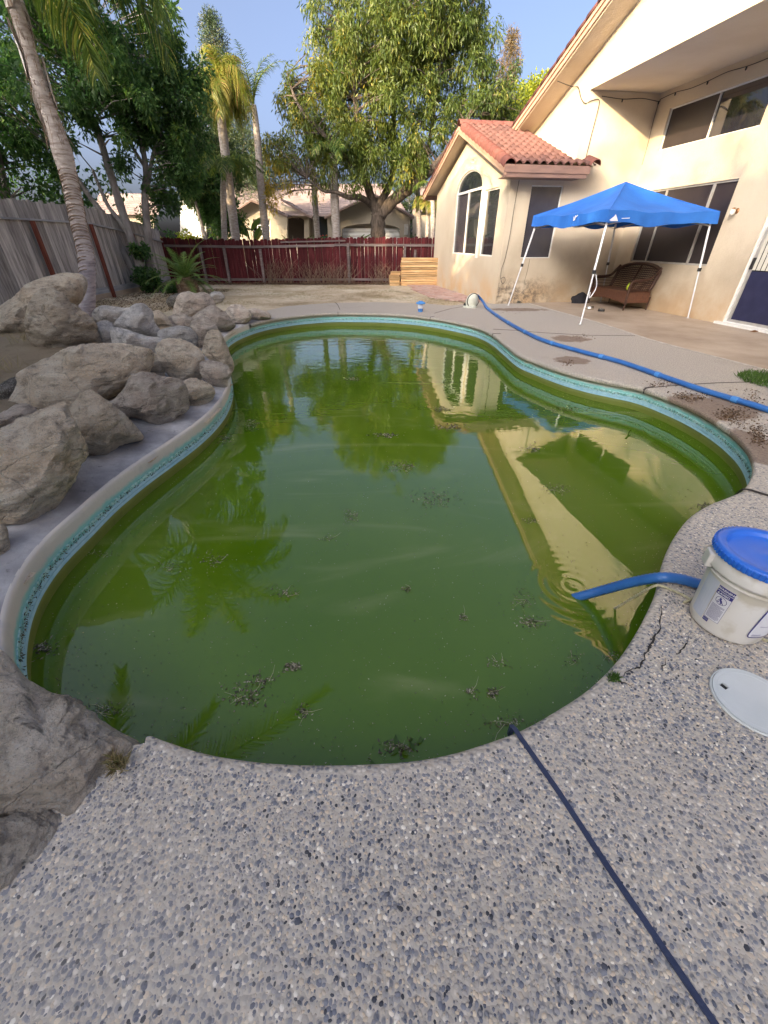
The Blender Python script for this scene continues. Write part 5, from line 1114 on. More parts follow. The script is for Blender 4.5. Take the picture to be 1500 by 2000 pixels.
ww = nb('window', 'white_frame', [(494, 463), (528, 463), (528, 428), (494, 428)], .16, .05, [[(495.5+i*8.2, 461.5-j*11), (502.2+i*8.2, 461.5-j*11), (502.2+i*8.2, 452-j*11), (495.5+i*8.2, 452-j*11)] for i in range(4) for j in range(3)])
p = nv(494, 463, .2); q = nv(528, 428, .2); mb = MB(); mb.poly([(p.x, .2, p.z), (q.x, .2, p.z), (q.x, .2, q.z), (p.x, .2, q.z)]); mb.build('pane', M['glass'], ww)
p = nv(629, 470, 1.5); MB().box((p.x, 1.55, p.z+.6), (.8, .06, 1.6)).build('window', M['glass'], NH)
p = nv(793, 448, -1.5); MB().box((p.x, -1.58, p.z), (.22, .16, .5)).build('wall_lamp', M['alu'], NH)
def gable_roof(ua, va, up_, vp, ub, vb, dy, depth, over=.45):
    """two stepped tile slopes running back from a gable, plus boards along its front edge"""
    A, Pk, B = nv(ua, va, dy-over), nv(up_, vp, dy-over), nv(ub, vb, dy-over)
    for E_ in (A, B):
        if abs(E_.x-Pk.x) < .05: continue
        mb = MB(); n_ = max(3, int((Pk-E_).length/.34)); ox = (E_.x-Pk.x)/abs(E_.x-Pk.x)
        for i in range(n_):
            p0, p1 = E_.lerp(Pk, i/n_), E_.lerp(Pk, (i+1.1)/n_ if i < n_-1 else 1)
            mb.add([(p0.x, dy-over-.03, p0.z+.06), (p1.x, dy-over-.03, p1.z+.02), (p1.x, dy+depth, p1.z+.02), (p0.x, dy+depth, p0.z+.06), (p0.x, dy-over-.03, p0.z-.02), (p0.x, dy+depth, p0.z-.02), (p1.x, dy-over-.03, p1.z-.02)], [(0, 1, 2, 3), (0, 3, 5, 4), (0, 4, 6, 1)])
        mb.build('roof_slope', M['farroof'], NH)
        MB().beam((E_.x, dy-over-.05, E_.z-.06), (Pk.x, dy-over-.05, Pk.z-.06), .07, .30, (0, 1, 0)).build('rake_board', M['darkboard'], NH)
gable_roof(452, 416, 492, 390, 562, 422, 0, 6); gable_roof(548, 388, 549, 388, 610, 424, .9, 6); gable_roof(634, 424, 729, 378, 809, 424, -1.5, 8)
def course(name, quads_dy, n_):
    """main slope between two lines (left,right pixels, depth) low and high"""
    (l0, r0, d0), (l1, r1, d1) = quads_dy; A, B = nv(*l0, d0), nv(*r0, d0); C2, D2 = nv(*l1, d1), nv(*r1, d1)
    for q in (A, B): q.y = d0
    for q in (C2, D2): q.y = d1
    mb = MB()
    for i in range(n_):
        k0, k1 = i/n_, min(1, (i+1.05)/n_); a0, b0_, a1, b1 = A.lerp(C2, k0), B.lerp(D2, k0), A.lerp(C2, k1), B.lerp(D2, k1); up_ = Vector((0, 0, .09)); lo = Vector((0, 0, .0))
        mb.add([a0+up_, b0_+up_, b1+lo, a1+lo, a0-Vector((0, 0, .03)), b0_-Vector((0, 0, .03))], [(0, 1, 2, 3), (4, 5, 1, 0)])
    return mb.build(name, M['farroof'], NH)
course('main_roof_slope', [((437, 418), (800, 424), .4), ((452, 359), (757, 359), 7.5)], 17)
NH2 = thing('neighbour_house', 'part of a house with pale tiled roof seen between the big tree and the bay', 'house', (0, 33, 0))
o_ = NH; NH = NH2; NYk = NY; NY = 33.0
course('roof_slope', [((806, 412), (866, 412), 0), ((815, 362), (866, 362), 5)], 13)
nb('wall', 'far_stucco', [(806, GZ), (866, GZ), (866, 411), (806, 411)], .4, .2)
NH = thing('neighbour_house', 'white gabled house glimpsed through the dark trees above the side fence', 'house', (0, 30, 0)); NY = 30
nb('wall', 'far_stucco', [(190, GZ), (300, GZ), (300, 415), (190, 415)], .4, .2); course('roof_slope', [((180, 418), (310, 418), 0), ((195, 378), (300, 378), 5)], 10)
nb('white_gable_wall', 'white_frame', [(352, GZ), (402, GZ), (402, 430), (368, 375), (352, 380)], 2, .2)
NH = o_; NY = NYk
# plants in front of the neighbour's house
def bigleaf(label, u, v, Y, n, Lr, leaf, cat='plant', name='bird_of_paradise', w_=.13):
    p = ony(u, v, Y); T = thing(name, label, cat, (p.x, Y, 0.1))
    for i in range(n):
        a_ = i*2.399; el = random.uniform(.9, 1.4); L_ = Lr*random.uniform(.7, 1.1); r0 = .12; st = [Vector((r0*math.cos(a_)*t_*3*math.cos(el), r0*math.sin(a_)*t_*2, t_*L_)) for t_ in (0, .5, 1)]
        MB().tube(st, [.02, .016, .01], 5).build('stalk', M['leaf_mid'], T)
        c = st[-1]; dd = Vector((math.cos(a_)*.5, math.sin(a_)*.4, .8)).normalized(); sd_ = dd.cross(Vector((math.sin(a_), -math.cos(a_), .2))).normalized(); vs = []; 
        for q in range(7):
            k_ = q/6; cc = c+dd*(k_*.9)+Vector((math.cos(a_), math.sin(a_), -.6))*.25*k_*k_; ww = w_*math.sin(math.pi*(.08+.9*k_)); vs += [cc-sd_*ww+Vector((0, 0, .03)), cc, cc+sd_*ww+Vector((0, 0, .03))]
        fs = [(3*q+j, 3*q+j+1, 3*q+j+4, 3*q+j+3) for q in range(6) for j in range(2)]
        link('leaf', npmesh('leaf', np.array([tuple(x_) for x_ in vs]), np.array(fs), M[leaf], np.full(len(vs), random.uniform(.3, 1)), True), T)
bigleaf('tall bird of paradise plant in front of the neighbour window', 490, 470, 25, 9, 1.7, 'frond')
bigleaf('low strap leaved plant beside the pale palm trunk', 690, 470, 22.5, 7, 1.0, 'frond', w_=.06, name='strap_plant')
bigleaf('spiky grey plant in front of the dark entry', 575, 472, 24, 8, .9, 'leaf_mid', w_=.05, name='spiky_plant')
rb_ = bush('flowering_shrub', 'dark shrub with red flowers between the entry and the garage', (ony(628, 470, 25).x, 25, .1), (1.0, .5, .85), 30, 80, .12, .06, 'leaf_dark', None, 'shrub', .25)
fl_ = MB()
for i in range(26): a_ = random.uniform(0, 6.28); q = Vector((1.0*math.cos(a_)*random.random(), -.5*random.random()-.1, random.uniform(.7, 1.65))); fl_.lathe([(.01, -.03), (.05, 0), (.01, .03)], q, 6)
fl_.build('flowers', M['petal'], rb_, kind='stuff')
bush('hedge_shrub', 'low green shrubs at the left end of the neighbour house', (ony(400, 470, 25).x, 25, .1), (1.2, .6, .7), 34, 80, .13, .06, 'leaf_mid', None, 'shrub', .28)
bush('hedge_shrub', 'green shrubs between the last palms and the bay', (ony(825, 470, 26).x, 26, .1), (1.5, .6, .9), 34, 80, .13, .06, 'leaf_mid', None, 'shrub', .28)
# dead vines on the red fence
for lbl, u, n_, w_, h_ in [('dead brown vine tangle on the left half of the red fence', 540, 60, .9, 1.1), ('widest dead vine tangle left of the tall fence post', 640, 110, 1.6, 1.0), ('dead vine tangle on the red fence beside the stacked boards', 750, 50, .7, 1.0)]:
    p = ony(u, 540, FY-.2); mb = MB()
    for i in range(n_):
        x0 = random.uniform(-w_, w_); q = [Vector((x0*.7, 0, -.05))]; a_ = random.uniform(-.4, .4)
        for j in range(5): q.append(q[-1]+Vector((math.sin(a_)*.2+random.uniform(-.06, .06), random.uniform(-.03, .03), h_/5*random.uniform(.4, 1.1)))); a_ += random.uniform(-.5, .5)
        mb.tube(q, [.008, .007, .006, .005, .004, .002], 3, False)
    tag(mb.build('dead_vine', M['fibre'], loc=(p.x, FY-.17, 0)), lbl, 'vine', 'dead vines on the red fence')
# ------------------------------------------------------------------ blue pop-up canopy
GC = Vector((5.33, 11.40, 0)); feet = [Vector((3.47, 12.50, 0)), Vector((4.215, 9.408, .006)), Vector((7.06, 10.28, .006)), Vector((6.33, 13.18, .006))]
tops = [Vector((3.80, 12.30, 1.86)), Vector((4.38, 9.72, 1.86)), Vector((6.86, 10.42, 1.86)), Vector((6.10, 13.00, 1.86))]
CN = thing('popup_canopy', 'blue pop-up canopy on slanting white legs standing on the patio', 'canopy', GC)
lc = lambda p: Vector(p)-GC
for i in range(4):
    a, b = lc(feet[i]), lc(tops[i]); mid = a.lerp(b, .52)
    o = MB().beam(mid, b, .036, .036).build('leg', M['legmetal'], CN); MB().beam(a, mid+(b-a)*.02, .026, .026).build('lower_tube', M['legmetal'], o)
    MB().box(mid, (.055, .055, .07)).build('leg_clamp', M['black'], o)
    MB().box(a+Vector((0, 0, .006)), (.07, .07, .012)).build('foot_plate', M['alu'], o)
for i in range(4):
    a, b = lc(tops[i])+Vector((0, 0, .10)), lc(tops[(i+1) % 4])+Vector((0, 0, .10)); m_ = (a+b)/2
    for p, q in ((a, m_-Vector((0, 0, .18))), (a-Vector((0, 0, .2)), m_+Vector((0, 0, .0))), (b, m_-Vector((0, 0, .18))), (b-Vector((0, 0, .2)), m_)):
        MB().beam(p, q, .012, .022).build('truss_bar', M['alu'], CN)
    MB().beam(a-Vector((0, 0, .02)), Vector((0, 0, .98+1.4-.0)), .014, .022).build('rafter', M['alu'], CN)
cc = [lc(p)*1.0 for p in tops]
out_ = []
for p in cc: d = Vector((p.x, p.y, 0)).normalized(); out_.append(Vector((p.x, p.y, 0))+d*.10)
NS, NRr = 18, 12; PK = Vector((0, 0, 2.56)); EZ = 2.0
vs, idx3 = [], {}
def cpt(i, a, r):
    e = out_[i].lerp(out_[(i+1) % 4], a); sagin = 1-.035*math.sin(math.pi*a); e = e*sagin; z = EZ-.035*math.sin(math.pi*a)
    p = PK.lerp(Vector((e.x, e.y, z)), r); p.z -= .075*math.sin(math.pi*r)*(.35+.65*math.sin(math.pi*a))+.012*math.sin(a*19+i)*r*r; return p
mb = MB()
for i in range(4):
    g_ = [[cpt(i, a/NS, r/NRr) for a in range(NS+1)] for r in range(NRr+1)]; fl_ = [p for row in g_ for p in row]; w1 = NS+1
    mb.add(fl_, [(r*w1+a, (r+1)*w1+a, (r+1)*w1+a+1, r*w1+a+1) for r in range(NRr) for a in range(NS)])
top_ = mb.build('canopy_top', M['canopy'], CN, smooth=True)
for i in range(4):
    mb = MB(); vs = []; n_ = 28
    for a in range(n_+1):
        for q in range(4):
            p = cpt(i, a/n_, 1.0); d = Vector((p.x, p.y, 0)).normalized(); k_ = q/3; edge = math.sin(math.pi*a/n_)
            vs.append(p+d*(.006+.02*math.sin(a*.9+i*2)*k_+.012*math.sin(a*2.3)*k_)+Vector((0, 0, -.20*k_+.035*edge*k_*math.sin(a*.33+i))))
    mb.add(vs, [(4*a+q, 4*a+q+1, 4*a+4+q+1, 4*a+4+q) for a in range(n_) for q in range(3)]); mb.build('valance', M['canopy'], CN, smooth=True)
    mb = MB(); sm = [cpt(i, 0, r/NRr)+Vector((0, 0, .006)) for r in range(NRr+1)]; mb.tube(sm, .008, 5); mb.build('seam', M['canopy'], CN)
def stroke(mb, pts, fn, w_):
    for p, q in zip(pts[:-1], pts[1:]):
        p, q = Vector(p), Vector(q); d = (q-p).normalized(); nn = Vector((-d.y, d.x))*w_/2; mb.poly([fn(*(p-nn)), fn(*(q-nn)), fn(*(q+nn)), fn(*(p+nn))])
def val(i, a, dz, off=.035): p = cpt(i, a, 1.0); d = Vector((p.x, p.y, 0)).normalized(); return p+d*off+Vector((0, 0, dz))
M['print'] = mat('white_print', (.75, .78, .85), rough=.6)
mb = MB(); stroke(mb, [(.62, -.03), (.615, -.10), (.60, -.12)], lambda a, z: val(0, a, z), .012); stroke(mb, [(.600, -.05), (.605, -.11)], lambda a, z: val(0, a, z), .008); stroke(mb, [(.628, -.06), (.645, -.02)], lambda a, z: val(0, a, z), .01); mb.build('logo', M['print'], CN)
mb = MB(); f_ = lambda a, z: val(1, a, z, .04); mb.poly([f_(.03, -.17), f_(.095, -.17), f_(.062, -.06)]); mb.poly([f_(.02, -.155), f_(.035, -.17), f_(.055, -.09)]); stroke(mb, [(.12, -.13), (.19, -.125)], f_, .012); mb.build('logo', M['print'], CN)
tag(MB().tube(smooth_path([GC+lc(feet[1]).lerp(lc(tops[1]), .50)+Vector((.05, .0, 0)), GC+lc(feet[1]).lerp(lc(tops[1]), .38)+Vector((.13, 0, 0)), GC+lc(feet[1]).lerp(lc(tops[1]), .27)+Vector((.05, 0, 0)), GC+lc(feet[1]).lerp(lc(tops[1]), .33)+Vector((.02, -.03, 0))], 5), .009, 5).build('tie_strap', M['label']), 'pale strap looped on the front leg of the blue canopy', 'strap')

# ------------------------------------------------------------------ wicker loveseat
LV = thing('wicker_loveseat', 'dark brown wicker loveseat standing against the patio wall under the canopy', 'loveseat', h2w(2.67, -1.95, .006), HA)
Ws_, Dp = 1.60, .72      # local: x = depth towards the wall, y = width
for x0, y0 in ((.05, .05), (.05, Ws_-.05), (Dp-.04, .04), (Dp-.04, Ws_-.04)): MB().tube([(x0-.02*(x0 < .3), y0, 0), (x0, y0, .30)], [.018, .028], 8).build('leg', M['wicker'], LV)
st = MB(); st.box((.36, Ws_/2, .385), (.64, Ws_-.10, .09)); st.build('seat', M['cushion'], LV, bevel=.025)
ap = MB(); vs = []
for i in range(25):
    y_ = .04+(Ws_-.08)*i/24; b_ = .15+.07*math.sin(math.pi*i/24); bul = .02*math.sin(math.pi*i/24)
    vs += [(.02-bul, y_, .37), (.02-bul, y_, b_)]
ap.add(vs, [(2*i, 2*i+1, 2*i+3, 2*i+2) for i in range(24)]); ap.build('apron', M['cushion'], LV)
for yy_ in (.03, Ws_-.03):
    pts = smooth_path([(.03, yy_, .12), (.02, yy_, .40), (.03, yy_, .60), (.10, yy_, .66), (.30, yy_, .67), (.52, yy_, .70), (.66, yy_, .84), (.74, yy_, .93)], 5); MB().tube(pts, .034, 8).build('arm', M['wicker'], LV, smooth=True)
    for k_ in range(6): MB().beam((.04, yy_, .44+k_*.036), (.60+k_*.012, yy_, .44+k_*.04), .012, .016).build('arm_strand', M['wicker'], LV)
    for k_ in range(9): MB().beam((.08+k_*.066, yy_, .40), (.08+k_*.066, yy_, .65), .008, .008).build('arm_stake', M['wicker'], LV)
    MB().box((.34, yy_, .28), (.62, .02, .22)).build('side_panel', M['cushion'], LV)
bk = lambda y_, z: Vector((.58+.20*(z-.4)/.55, y_, z)); zt_ = lambda y_: .86+.13*math.sin(math.pi*y_/Ws_)
pts = smooth_path([bk(.04, .42), bk(.03, .72), bk(.06, .86), bk(.30, .955), bk(.80, 1.0), bk(1.30, .955), bk(Ws_-.06, .86), bk(Ws_-.03, .72), bk(Ws_-.04, .42)], 5); MB().tube(pts, .040, 8).build('backrest_frame', M['wicker'], LV, smooth=True)
for k_ in range(11):
    z_ = .46+k_*.044; mg = .05+max(0, (z_-.84))*2.0; MB().beam(bk(mg, z_), bk(Ws_-mg, z_), .012, .020).build('back_strand', M['wicker'], LV)
for k_ in range(24):
    y_ = .08+(Ws_-.16)*k_/23; MB().beam(bk(y_, .43), bk(y_, zt_(y_)+.02), .008, .008).build('back_stake', M['wicker'], LV)
MB().beam(bk(Ws_/2, .42), bk(Ws_/2, .97), .03, .03).build('back_post', M['wicker'], LV)
tag(MB().lathe([(.03, 0), (.055, .01), (.06, .09), (.035, .13), (.02, .16)], h2w(2.95, -1.55, .44), 12).build('lime_toy', M['lime'], smooth=True), 'lime green object seen through the loveseat arm', 'toy')
# bowls
for nm, lb, u, v, r_, h_, mm in (('pet_bowl', 'larger stainless steel bowl beside the front canopy leg', 1151, 604, .105, .075, 'steel'), ('pet_bowl', 'smaller black sided bowl with steel inside, right of the larger one', 1174, 608, .085, .055, 'black')):
    p = onz(u, v, .007); T = thing(nm, lb, 'bowl', p, 0, 'bowls on the patio'); MB().lathe([(r_*.95, 0), (r_, .01), (r_*.88, h_)], n=24).build('outer_wall', M[mm], T, smooth=True)
    MB().lathe([(.001, .012), (r_*.6, .014), (r_*.8, h_*.9), (r_*.9, h_+.004), (r_*.95, h_+.003), (r_*.885, h_-.004)], n=24, cap=False).build('inner_dish', M['steel'], T, smooth=True)
# black cloth slumped at the wall
from mathutils import noise as mn
def lump(name, label, cat, c, r, m, seed=0, amp=.25, sub=4):
    import bmesh
    b = bmesh.new(); bmesh.ops.create_icosphere(b, subdivisions=sub, radius=1)
    for v in b.verts: v.co *= 1+amp*mn.noise(v.co*1.7+Vector((seed, 0, 0)))+amp*.5*mn.noise(v.co*4+Vector((0, seed, 0))); v.co.z = max(v.co.z, -.25)
    for f in b.faces: f.smooth = True
    me = bpy.data.meshes.new(name); b.to_mesh(me); b.free(); me.materials.append(M[m]); o = bpy.data.objects.new(name, me); COL.objects.link(o); o.location = c; o.scale = r; o.rotation_euler = (0, 0, HA); return tag(o, label, cat)
lump('cloth_bundle', 'black cloth bundle slumped on the floor at the left end of the loveseat', 'cloth', h2w(2.48, -.28, .055), (.26, .16, .20), 'navybag', 3)
lump('dark_clump', 'small dark clump of dirt at the foot of the stained bay wall', 'clump', h2w(.72, -.06, .02), (.06, .04, .05), 'rockd', 5)
# sprayed leaf on door sill
lump('dry_leaf', 'curled orange brown leaf lying before the sliding door', 'leaf', h2w(3.30, -5.0, .02), (.07, .035, .02), 'brass', 8, .4, 3)

# ------------------------------------------------------------------ pool pump head, hoses, dispenser
p = onz(919, 600, 0); PM = thing('pool_cleaner', 'off-white rounded pool cleaner head with black band on the far deck', 'pool cleaner', p, R(20))
b = MB(); prof = [(.001, .0), (.13, .0), (.165, .05), (.175, .14), (.16, .24), (.11, .315), (.05, .345), (.001, .35)]; b.lathe(prof, n=28, cap=False); o = b.build('body', M['pumpw'], PM, smooth=True); o.scale = (1, .72, 1); o.rotation_euler = (.25, 0, 0)
b = MB(); cs = [Vector((.178*math.cos(a), -.10*1.0+.012*math.sin(a)*0, .17+.165*math.sin(a))) for a in [2*math.pi*i/28 for i in range(29)]]; b.tube(cs, .012, 6, False); b.build('black_band', M['black'], PM, smooth=True)
MB().lathe([(.19, .0), (.19, .035), (.15, .05)], (-.02, 0, 0), 24).build('base_skirt', M['pumpw'], PM)
MB().tube([(.02, -.08, .22), (.06, -.13, .26)], [.045, .04], 12).build('outlet', M['black'], PM)
for sx in (-1, 1): MB().lathe([(.05, -.02), (.055, 0), (.05, .02)], n=16).build('wheel', M['black'], PM).matrix_local = Matrix.Translation((sx*.16, .03, .055)) @ Matrix.Rotation(math.pi/2, 4, 'Y')
def hose(name, label, ctrl, r, cuffs=0, per=14, rib=True):
    pts = smooth_path(ctrl, per); n = len(pts); T = thing(name, label, 'hose', pts[0]); q = [x_-pts[0] for x_ in pts]
    # resample evenly, ribbed
    L_ = [0]; 
    for a, b2 in zip(q[:-1], q[1:]): L_.append(L_[-1]+(b2-a).length)
    st_ = .011 if rib else .03; m_ = int(L_[-1]/st_); out = []; j = 0
    for i in range(m_+1):
        s_ = i*st_
        while j < n-2 and L_[j+1] < s_: j += 1
        k_ = (s_-L_[j])/max(1e-6, L_[j+1]-L_[j]); out.append(q[j].lerp(q[j+1], min(1, k_)))
    MB().tube(out, [r+(.0016 if i % 2 else -.0008) if rib else r for i in range(len(out))], 10).build('hose_tube', M['bluehose'], T, smooth=True)
    if cuffs:
        step = int(cuffs/st_); w2 = max(2, int(.07/st_))
        for i in range(step, len(out)-w2, step): MB().tube(out[i:i+w2+1], r+.005, 10).build('cuff', M['cuff'], T, smooth=True)
    return T
zh = .036
h1 = [onz(933, 577, .27), onz(943, 589, .12), onz(952, 602, zh), onz(975, 619, zh), onz(1010, 640, zh), onz(1060, 664, zh), onz(1130, 685, zh), onz(1210, 706, zh), onz(1300, 737, zh), onz(1380, 764, zh), onz(1500, 800, zh), onz(1640, 850, zh)]
hose('pool_hose', 'long blue vacuum hose running over the far deck to the right photo edge', h1, .031, 1.05)
h2 = [onz(1085, 1174, -.41), onz(1128, 1166, -.315), onz(1180, 1152, -.21), onz(1240, 1136, -.07), onz(1290, 1128, .028), onz(1330, 1131, .036), onz(1375, 1142, .034), Vector((1.83, 1.52, .034)), Vector((2.05, 1.50, .034)), Vector((2.5, 1.35, .034)), Vector((3.2, 1.5, .034))]
hose('pool_hose', 'short end of blue hose dipping into the water behind the bucket', h2, .027, 0)
rp = [onz(1194, 1192, -.34), onz(1205, 1186, -.29), onz(1242, 1164, -.14), onz(1276, 1145, .006), onz(1296, 1146, .012), onz(1345, 1168, .008), Vector((1.50, 1.42, .008)), Vector((1.62, 1.46, .008)), Vector((1.80, 1.40, .008)), onz(1478, 1240, .008), onz(1540, 1262, .008)]
pts = smooth_path(rp, 30); mb = MB()
for s_ in (0, math.pi):
    q = []
    for i, p in enumerate(pts):
        t = (pts[min(i+1, len(pts)-1)]-pts[max(i-1, 0)]).normalized(); a = t.orthogonal().normalized(); b2 = t.cross(a); q.append(p+(a*math.cos(i*.9+s_)+b2*math.sin(i*.9+s_))*.0035)
    mb.tube(q, .0042, 5)
tag(mb.build('rope', M['rope'], smooth=True), 'thin cream twisted rope trailing from the bucket into the water', 'rope')
cord('pool_cable', 'black cable lying over the coping near the right photo edge', [onz(1432, 972, -.2), onz(1448, 957, .0), onz(1462, 956, .012), onz(1480, 961, .012), onz(1520, 972, .012), onz(1600, 985, .012)], .007)
p = onz(821, 609, 0); DS = thing('chlorine_dispenser', 'small blue and white floating chlorine dispenser parked on the far coping', 'dispenser', p)
MB().lathe([(.055, 0), (.058, .01), (.058, .075)], n=20).build('basket', M['cuff'], DS); MB().lathe([(.060, .075), (.064, .11), (.08, .19)], n=20).build('body', M['label'], DS, smooth=True)
MB().lathe([(.118, .185), (.122, .20), (.11, .215), (.07, .225), (.05, .245), (.01, .25)], n=24).build('float_cap', M['cuff'], DS, smooth=True)
for i in range(8): a_ = i*math.pi/4; MB().box((.0585*math.cos(a_), .0585*math.sin(a_), .045), (.006, .012, .04), Matrix.Rotation(a_, 3, 'Z')).build('basket_slot', M['navy'], DS)

# ------------------------------------------------------------------ bucket
BC = Vector((1.610, 1.300, .009)); BK = thing('bucket', 'big white plastic bucket with ribbed blue lid at the right edge of the deck', 'bucket', BC, 0)
rb_at = lambda z: .142+.024*z/.36
b = MB(); b.lathe([(.132, .0), (.139, .004), (.142, .015), (rb_at(.30), .30), (rb_at(.36), .36)], n=56); b.build('body', M['bucket'], BK, smooth=True)
b = MB(); b.lathe([(rb_at(.315), .315), (.184, .318), (.186, .325), (.180, .378), (.176, .384), (.170, .384)], n=56, cap=False); b.build('collar', M['bucket'], BK, smooth=True)
b = MB(); b.lathe([(rb_at(.30), .285), (.172, .288), (.172, .294), (rb_at(.30), .297)], n=56, cap=False); b.build('collar', M['bucket'], BK, smooth=True)
LD = MB().lathe([(.184, .382), (.187, .388), (.187, .410), (.183, .417), (.172, .419), (.152, .419), (.147, .414), (.144, .400), (.138, .397), (.02, .397), (.012, .400), (.001, .400)], n=64, cap=False).build('lid', M['bluelid'], BK, smooth=True)
rmesh = MB().box((0, 0, 0), (.008, .0085, .026)).mesh('lid_rib', M['bluelid'])
for i in range(64): a_ = i*2*math.pi/64; link('lid_rib', rmesh, LD, (.189*math.cos(a_), .189*math.sin(a_), .399), (0, 0, a_))
for a_ in (R(158), R(-22)):
    MB().box((.185*math.cos(a_), .185*math.sin(a_), .335), (.03, .06, .07), Matrix.Rotation(a_, 3, 'Z')).build('handle_lug', M['bucket'], BK, bevel=.006)
hl = [Vector((.19*math.cos(R(158)), .19*math.sin(R(158)), .33))]+[Vector((.2*math.cos(R(158)-R(180)*k_), .2*math.sin(R(158)-R(180)*k_), .33-.03*math.sin(math.pi*k_))) for k_ in [i/10 for i in range(1, 10)]]+[Vector((.19*math.cos(R(-22)), .19*math.sin(R(-22)), .33))]
MB().tube(smooth_path(hl, 3), .003, 6).build('wire_handle', M['alu'], BK)
# the printed label, wrapped on the wall: a = metres round the wall, z = height; a=0 faces the camera
AZ0 = math.atan2(-BC.y, -BC.x)
def wrap(a, z, off=.0012):
    r = rb_at(z)+off; an = AZ0+a/.15; return Vector((r*math.cos(an), r*math.sin(an), z))
def wquad(mb, a0, a1, z0, z1, off=.0012):
    n_ = max(1, int(abs(a1-a0)/.012)); 
    for i in range(n_):
        p, q = a0+(a1-a0)*i/n_, a0+(a1-a0)*(i+1)/n_; mb.poly([wrap(p, z0, off), wrap(q, z0, off), wrap(q, z1, off), wrap(p, z1, off)])
A0, A1 = -.075, -.012      # label edges
mb = MB(); wquad(mb, A0, A1, .075, .262, .0010); LB = mb.build('warning_label', M['label'], BK)
mb = MB(); wquad(mb, -.150, A0-.004, .05, .27, .0008); mb.build('faded_label', M['ghost'], BK)
mb = MB(); wquad(mb, A0, A1, .240, .262, .0018); wquad(mb, A0, A1, .218, .236, .0018)
for z_ in (.2375,): wquad(mb, A0, A1, z_, z_+.001, .0018)
wquad(mb, A0, A0+.001, .075, .262, .0018); wquad(mb, A1-.001, A1, .075, .262, .0018); wquad(mb, A0, A1, .075, .0762, .0018)
for i in range(15): z_ = .085+i*.0055; e = random.uniform(.0, .012) if i % 4 == 0 else 0; wquad(mb, A0+.006, A1-.006-e, z_, z_+.0018, .0018)
wquad(mb, A0+.002, A0+.026, .052, .072, .0016); mb.build('label_print', M['navy'], BK)
mb = MB(); wquad(mb, A0+.003, A0+.025, .060, .0615, .0022); wquad(mb, A0+.003, A0+.025, .066, .067, .0022); mb.build('label_lines', M['ghost'], BK)
# pictogram: ring with a small child tipping into a pail
mb = MB(); ca, cz = (A0+A1)/2, .193; n_ = 32
for i in range(n_):
    a0, a1 = 2*math.pi*i/n_, 2*math.pi*(i+1)/n_; pr = lambda a, r_: wrap(ca+r_*math.cos(a), cz+r_*math.sin(a)*.95, .0018); mb.poly([pr(a0, .0215), pr(a1, .0215), pr(a1, .0195), pr(a0, .0195)])
def blob(mb, a, z, ra, rz_, rot=0, n=12):
    mb.poly([wrap(ca+a+ra*math.cos(t)*math.cos(rot)-rz_*math.sin(t)*math.sin(rot), cz+z+ra*math.cos(t)*math.sin(rot)+rz_*math.sin(t)*math.cos(rot), .0018) for t in [2*math.pi*i/n for i in range(n)]])
blob(mb, -.004, .010, .0045, .0045); blob(mb, .0, -.001, .010, .0045, -1.0); blob(mb, .007, -.009, .0075, .0022, -.7); blob(mb, .002, -.012, .0075, .002, -1.4); blob(mb, -.008, .0, .006, .0018, .9); blob(mb, -.009, -.010, .0055, .0025, .1)
mb.build('pictogram', M['navy'], BK)
def wtext(s, a, z, size, m, off=.0024, bold=0):
    cu = bpy.data.curves.new('t', 'FONT'); cu.body = s; cu.size = size; cu.offset = bold; cu.align_x = 'CENTER'; ob = bpy.data.objects.new('t', cu); COL.objects.link(ob)
    dg = bpy.context.evaluated_depsgraph_get(); me = bpy.data.meshes.new_from_object(ob.evaluated_get(dg)); bpy.data.objects.remove(ob)
    for v in me.vertices: v.co = wrap(a+v.co.x, z+v.co.y, off)
    me.materials.clear(); me.materials.append(m); return link('lettering', me, BK)
wtext('WARNING', ca+.003, .2455, .0150, M['label'], bold=.0005); wtext('AVISO', ca+.002, .2225, .0135, M['label'], bold=.0005)
mb = MB(); mb.poly([wrap(A0+.004, .2225, .0024), wrap(A0+.014, .2225, .0024), wrap(A0+.009, .2325, .0024)]); mb.build('warning_triangle', M['label'], BK)
# the right hand label outline
mb = MB()
def wline(mb, pts, w_, off=.002):
    for p, q in zip(pts[:-1], pts[1:]):
        p, q = Vector(p), Vector(q); d = (q-p).normalized(); nn = Vector((-d.y, d.x))*w_/2; mb.poly([wrap(*(p-nn), off), wrap(*(q-nn), off), wrap(*(q+nn), off), wrap(*(p+nn), off)])
wline(mb, [(.098, .27), (.098, .10), (.100, .075), (.103, .067), (.108, .062)]+[(.108+.01*i, .062) for i in range(1, 14)], .005)
for i in range(3): wline(mb, [(.112+.01*k_, .073+i*.004) for k_ in range(5)], .0012)
wline(mb, [(.118+.01*k_, .135) for k_ in range(5)], .002); mb.build('label_outline', M['navy'], BK)
mb = MB(); wquad(mb, .101, .24, .066, .27, .0009); mb.build('main_label', M['label'], BK)
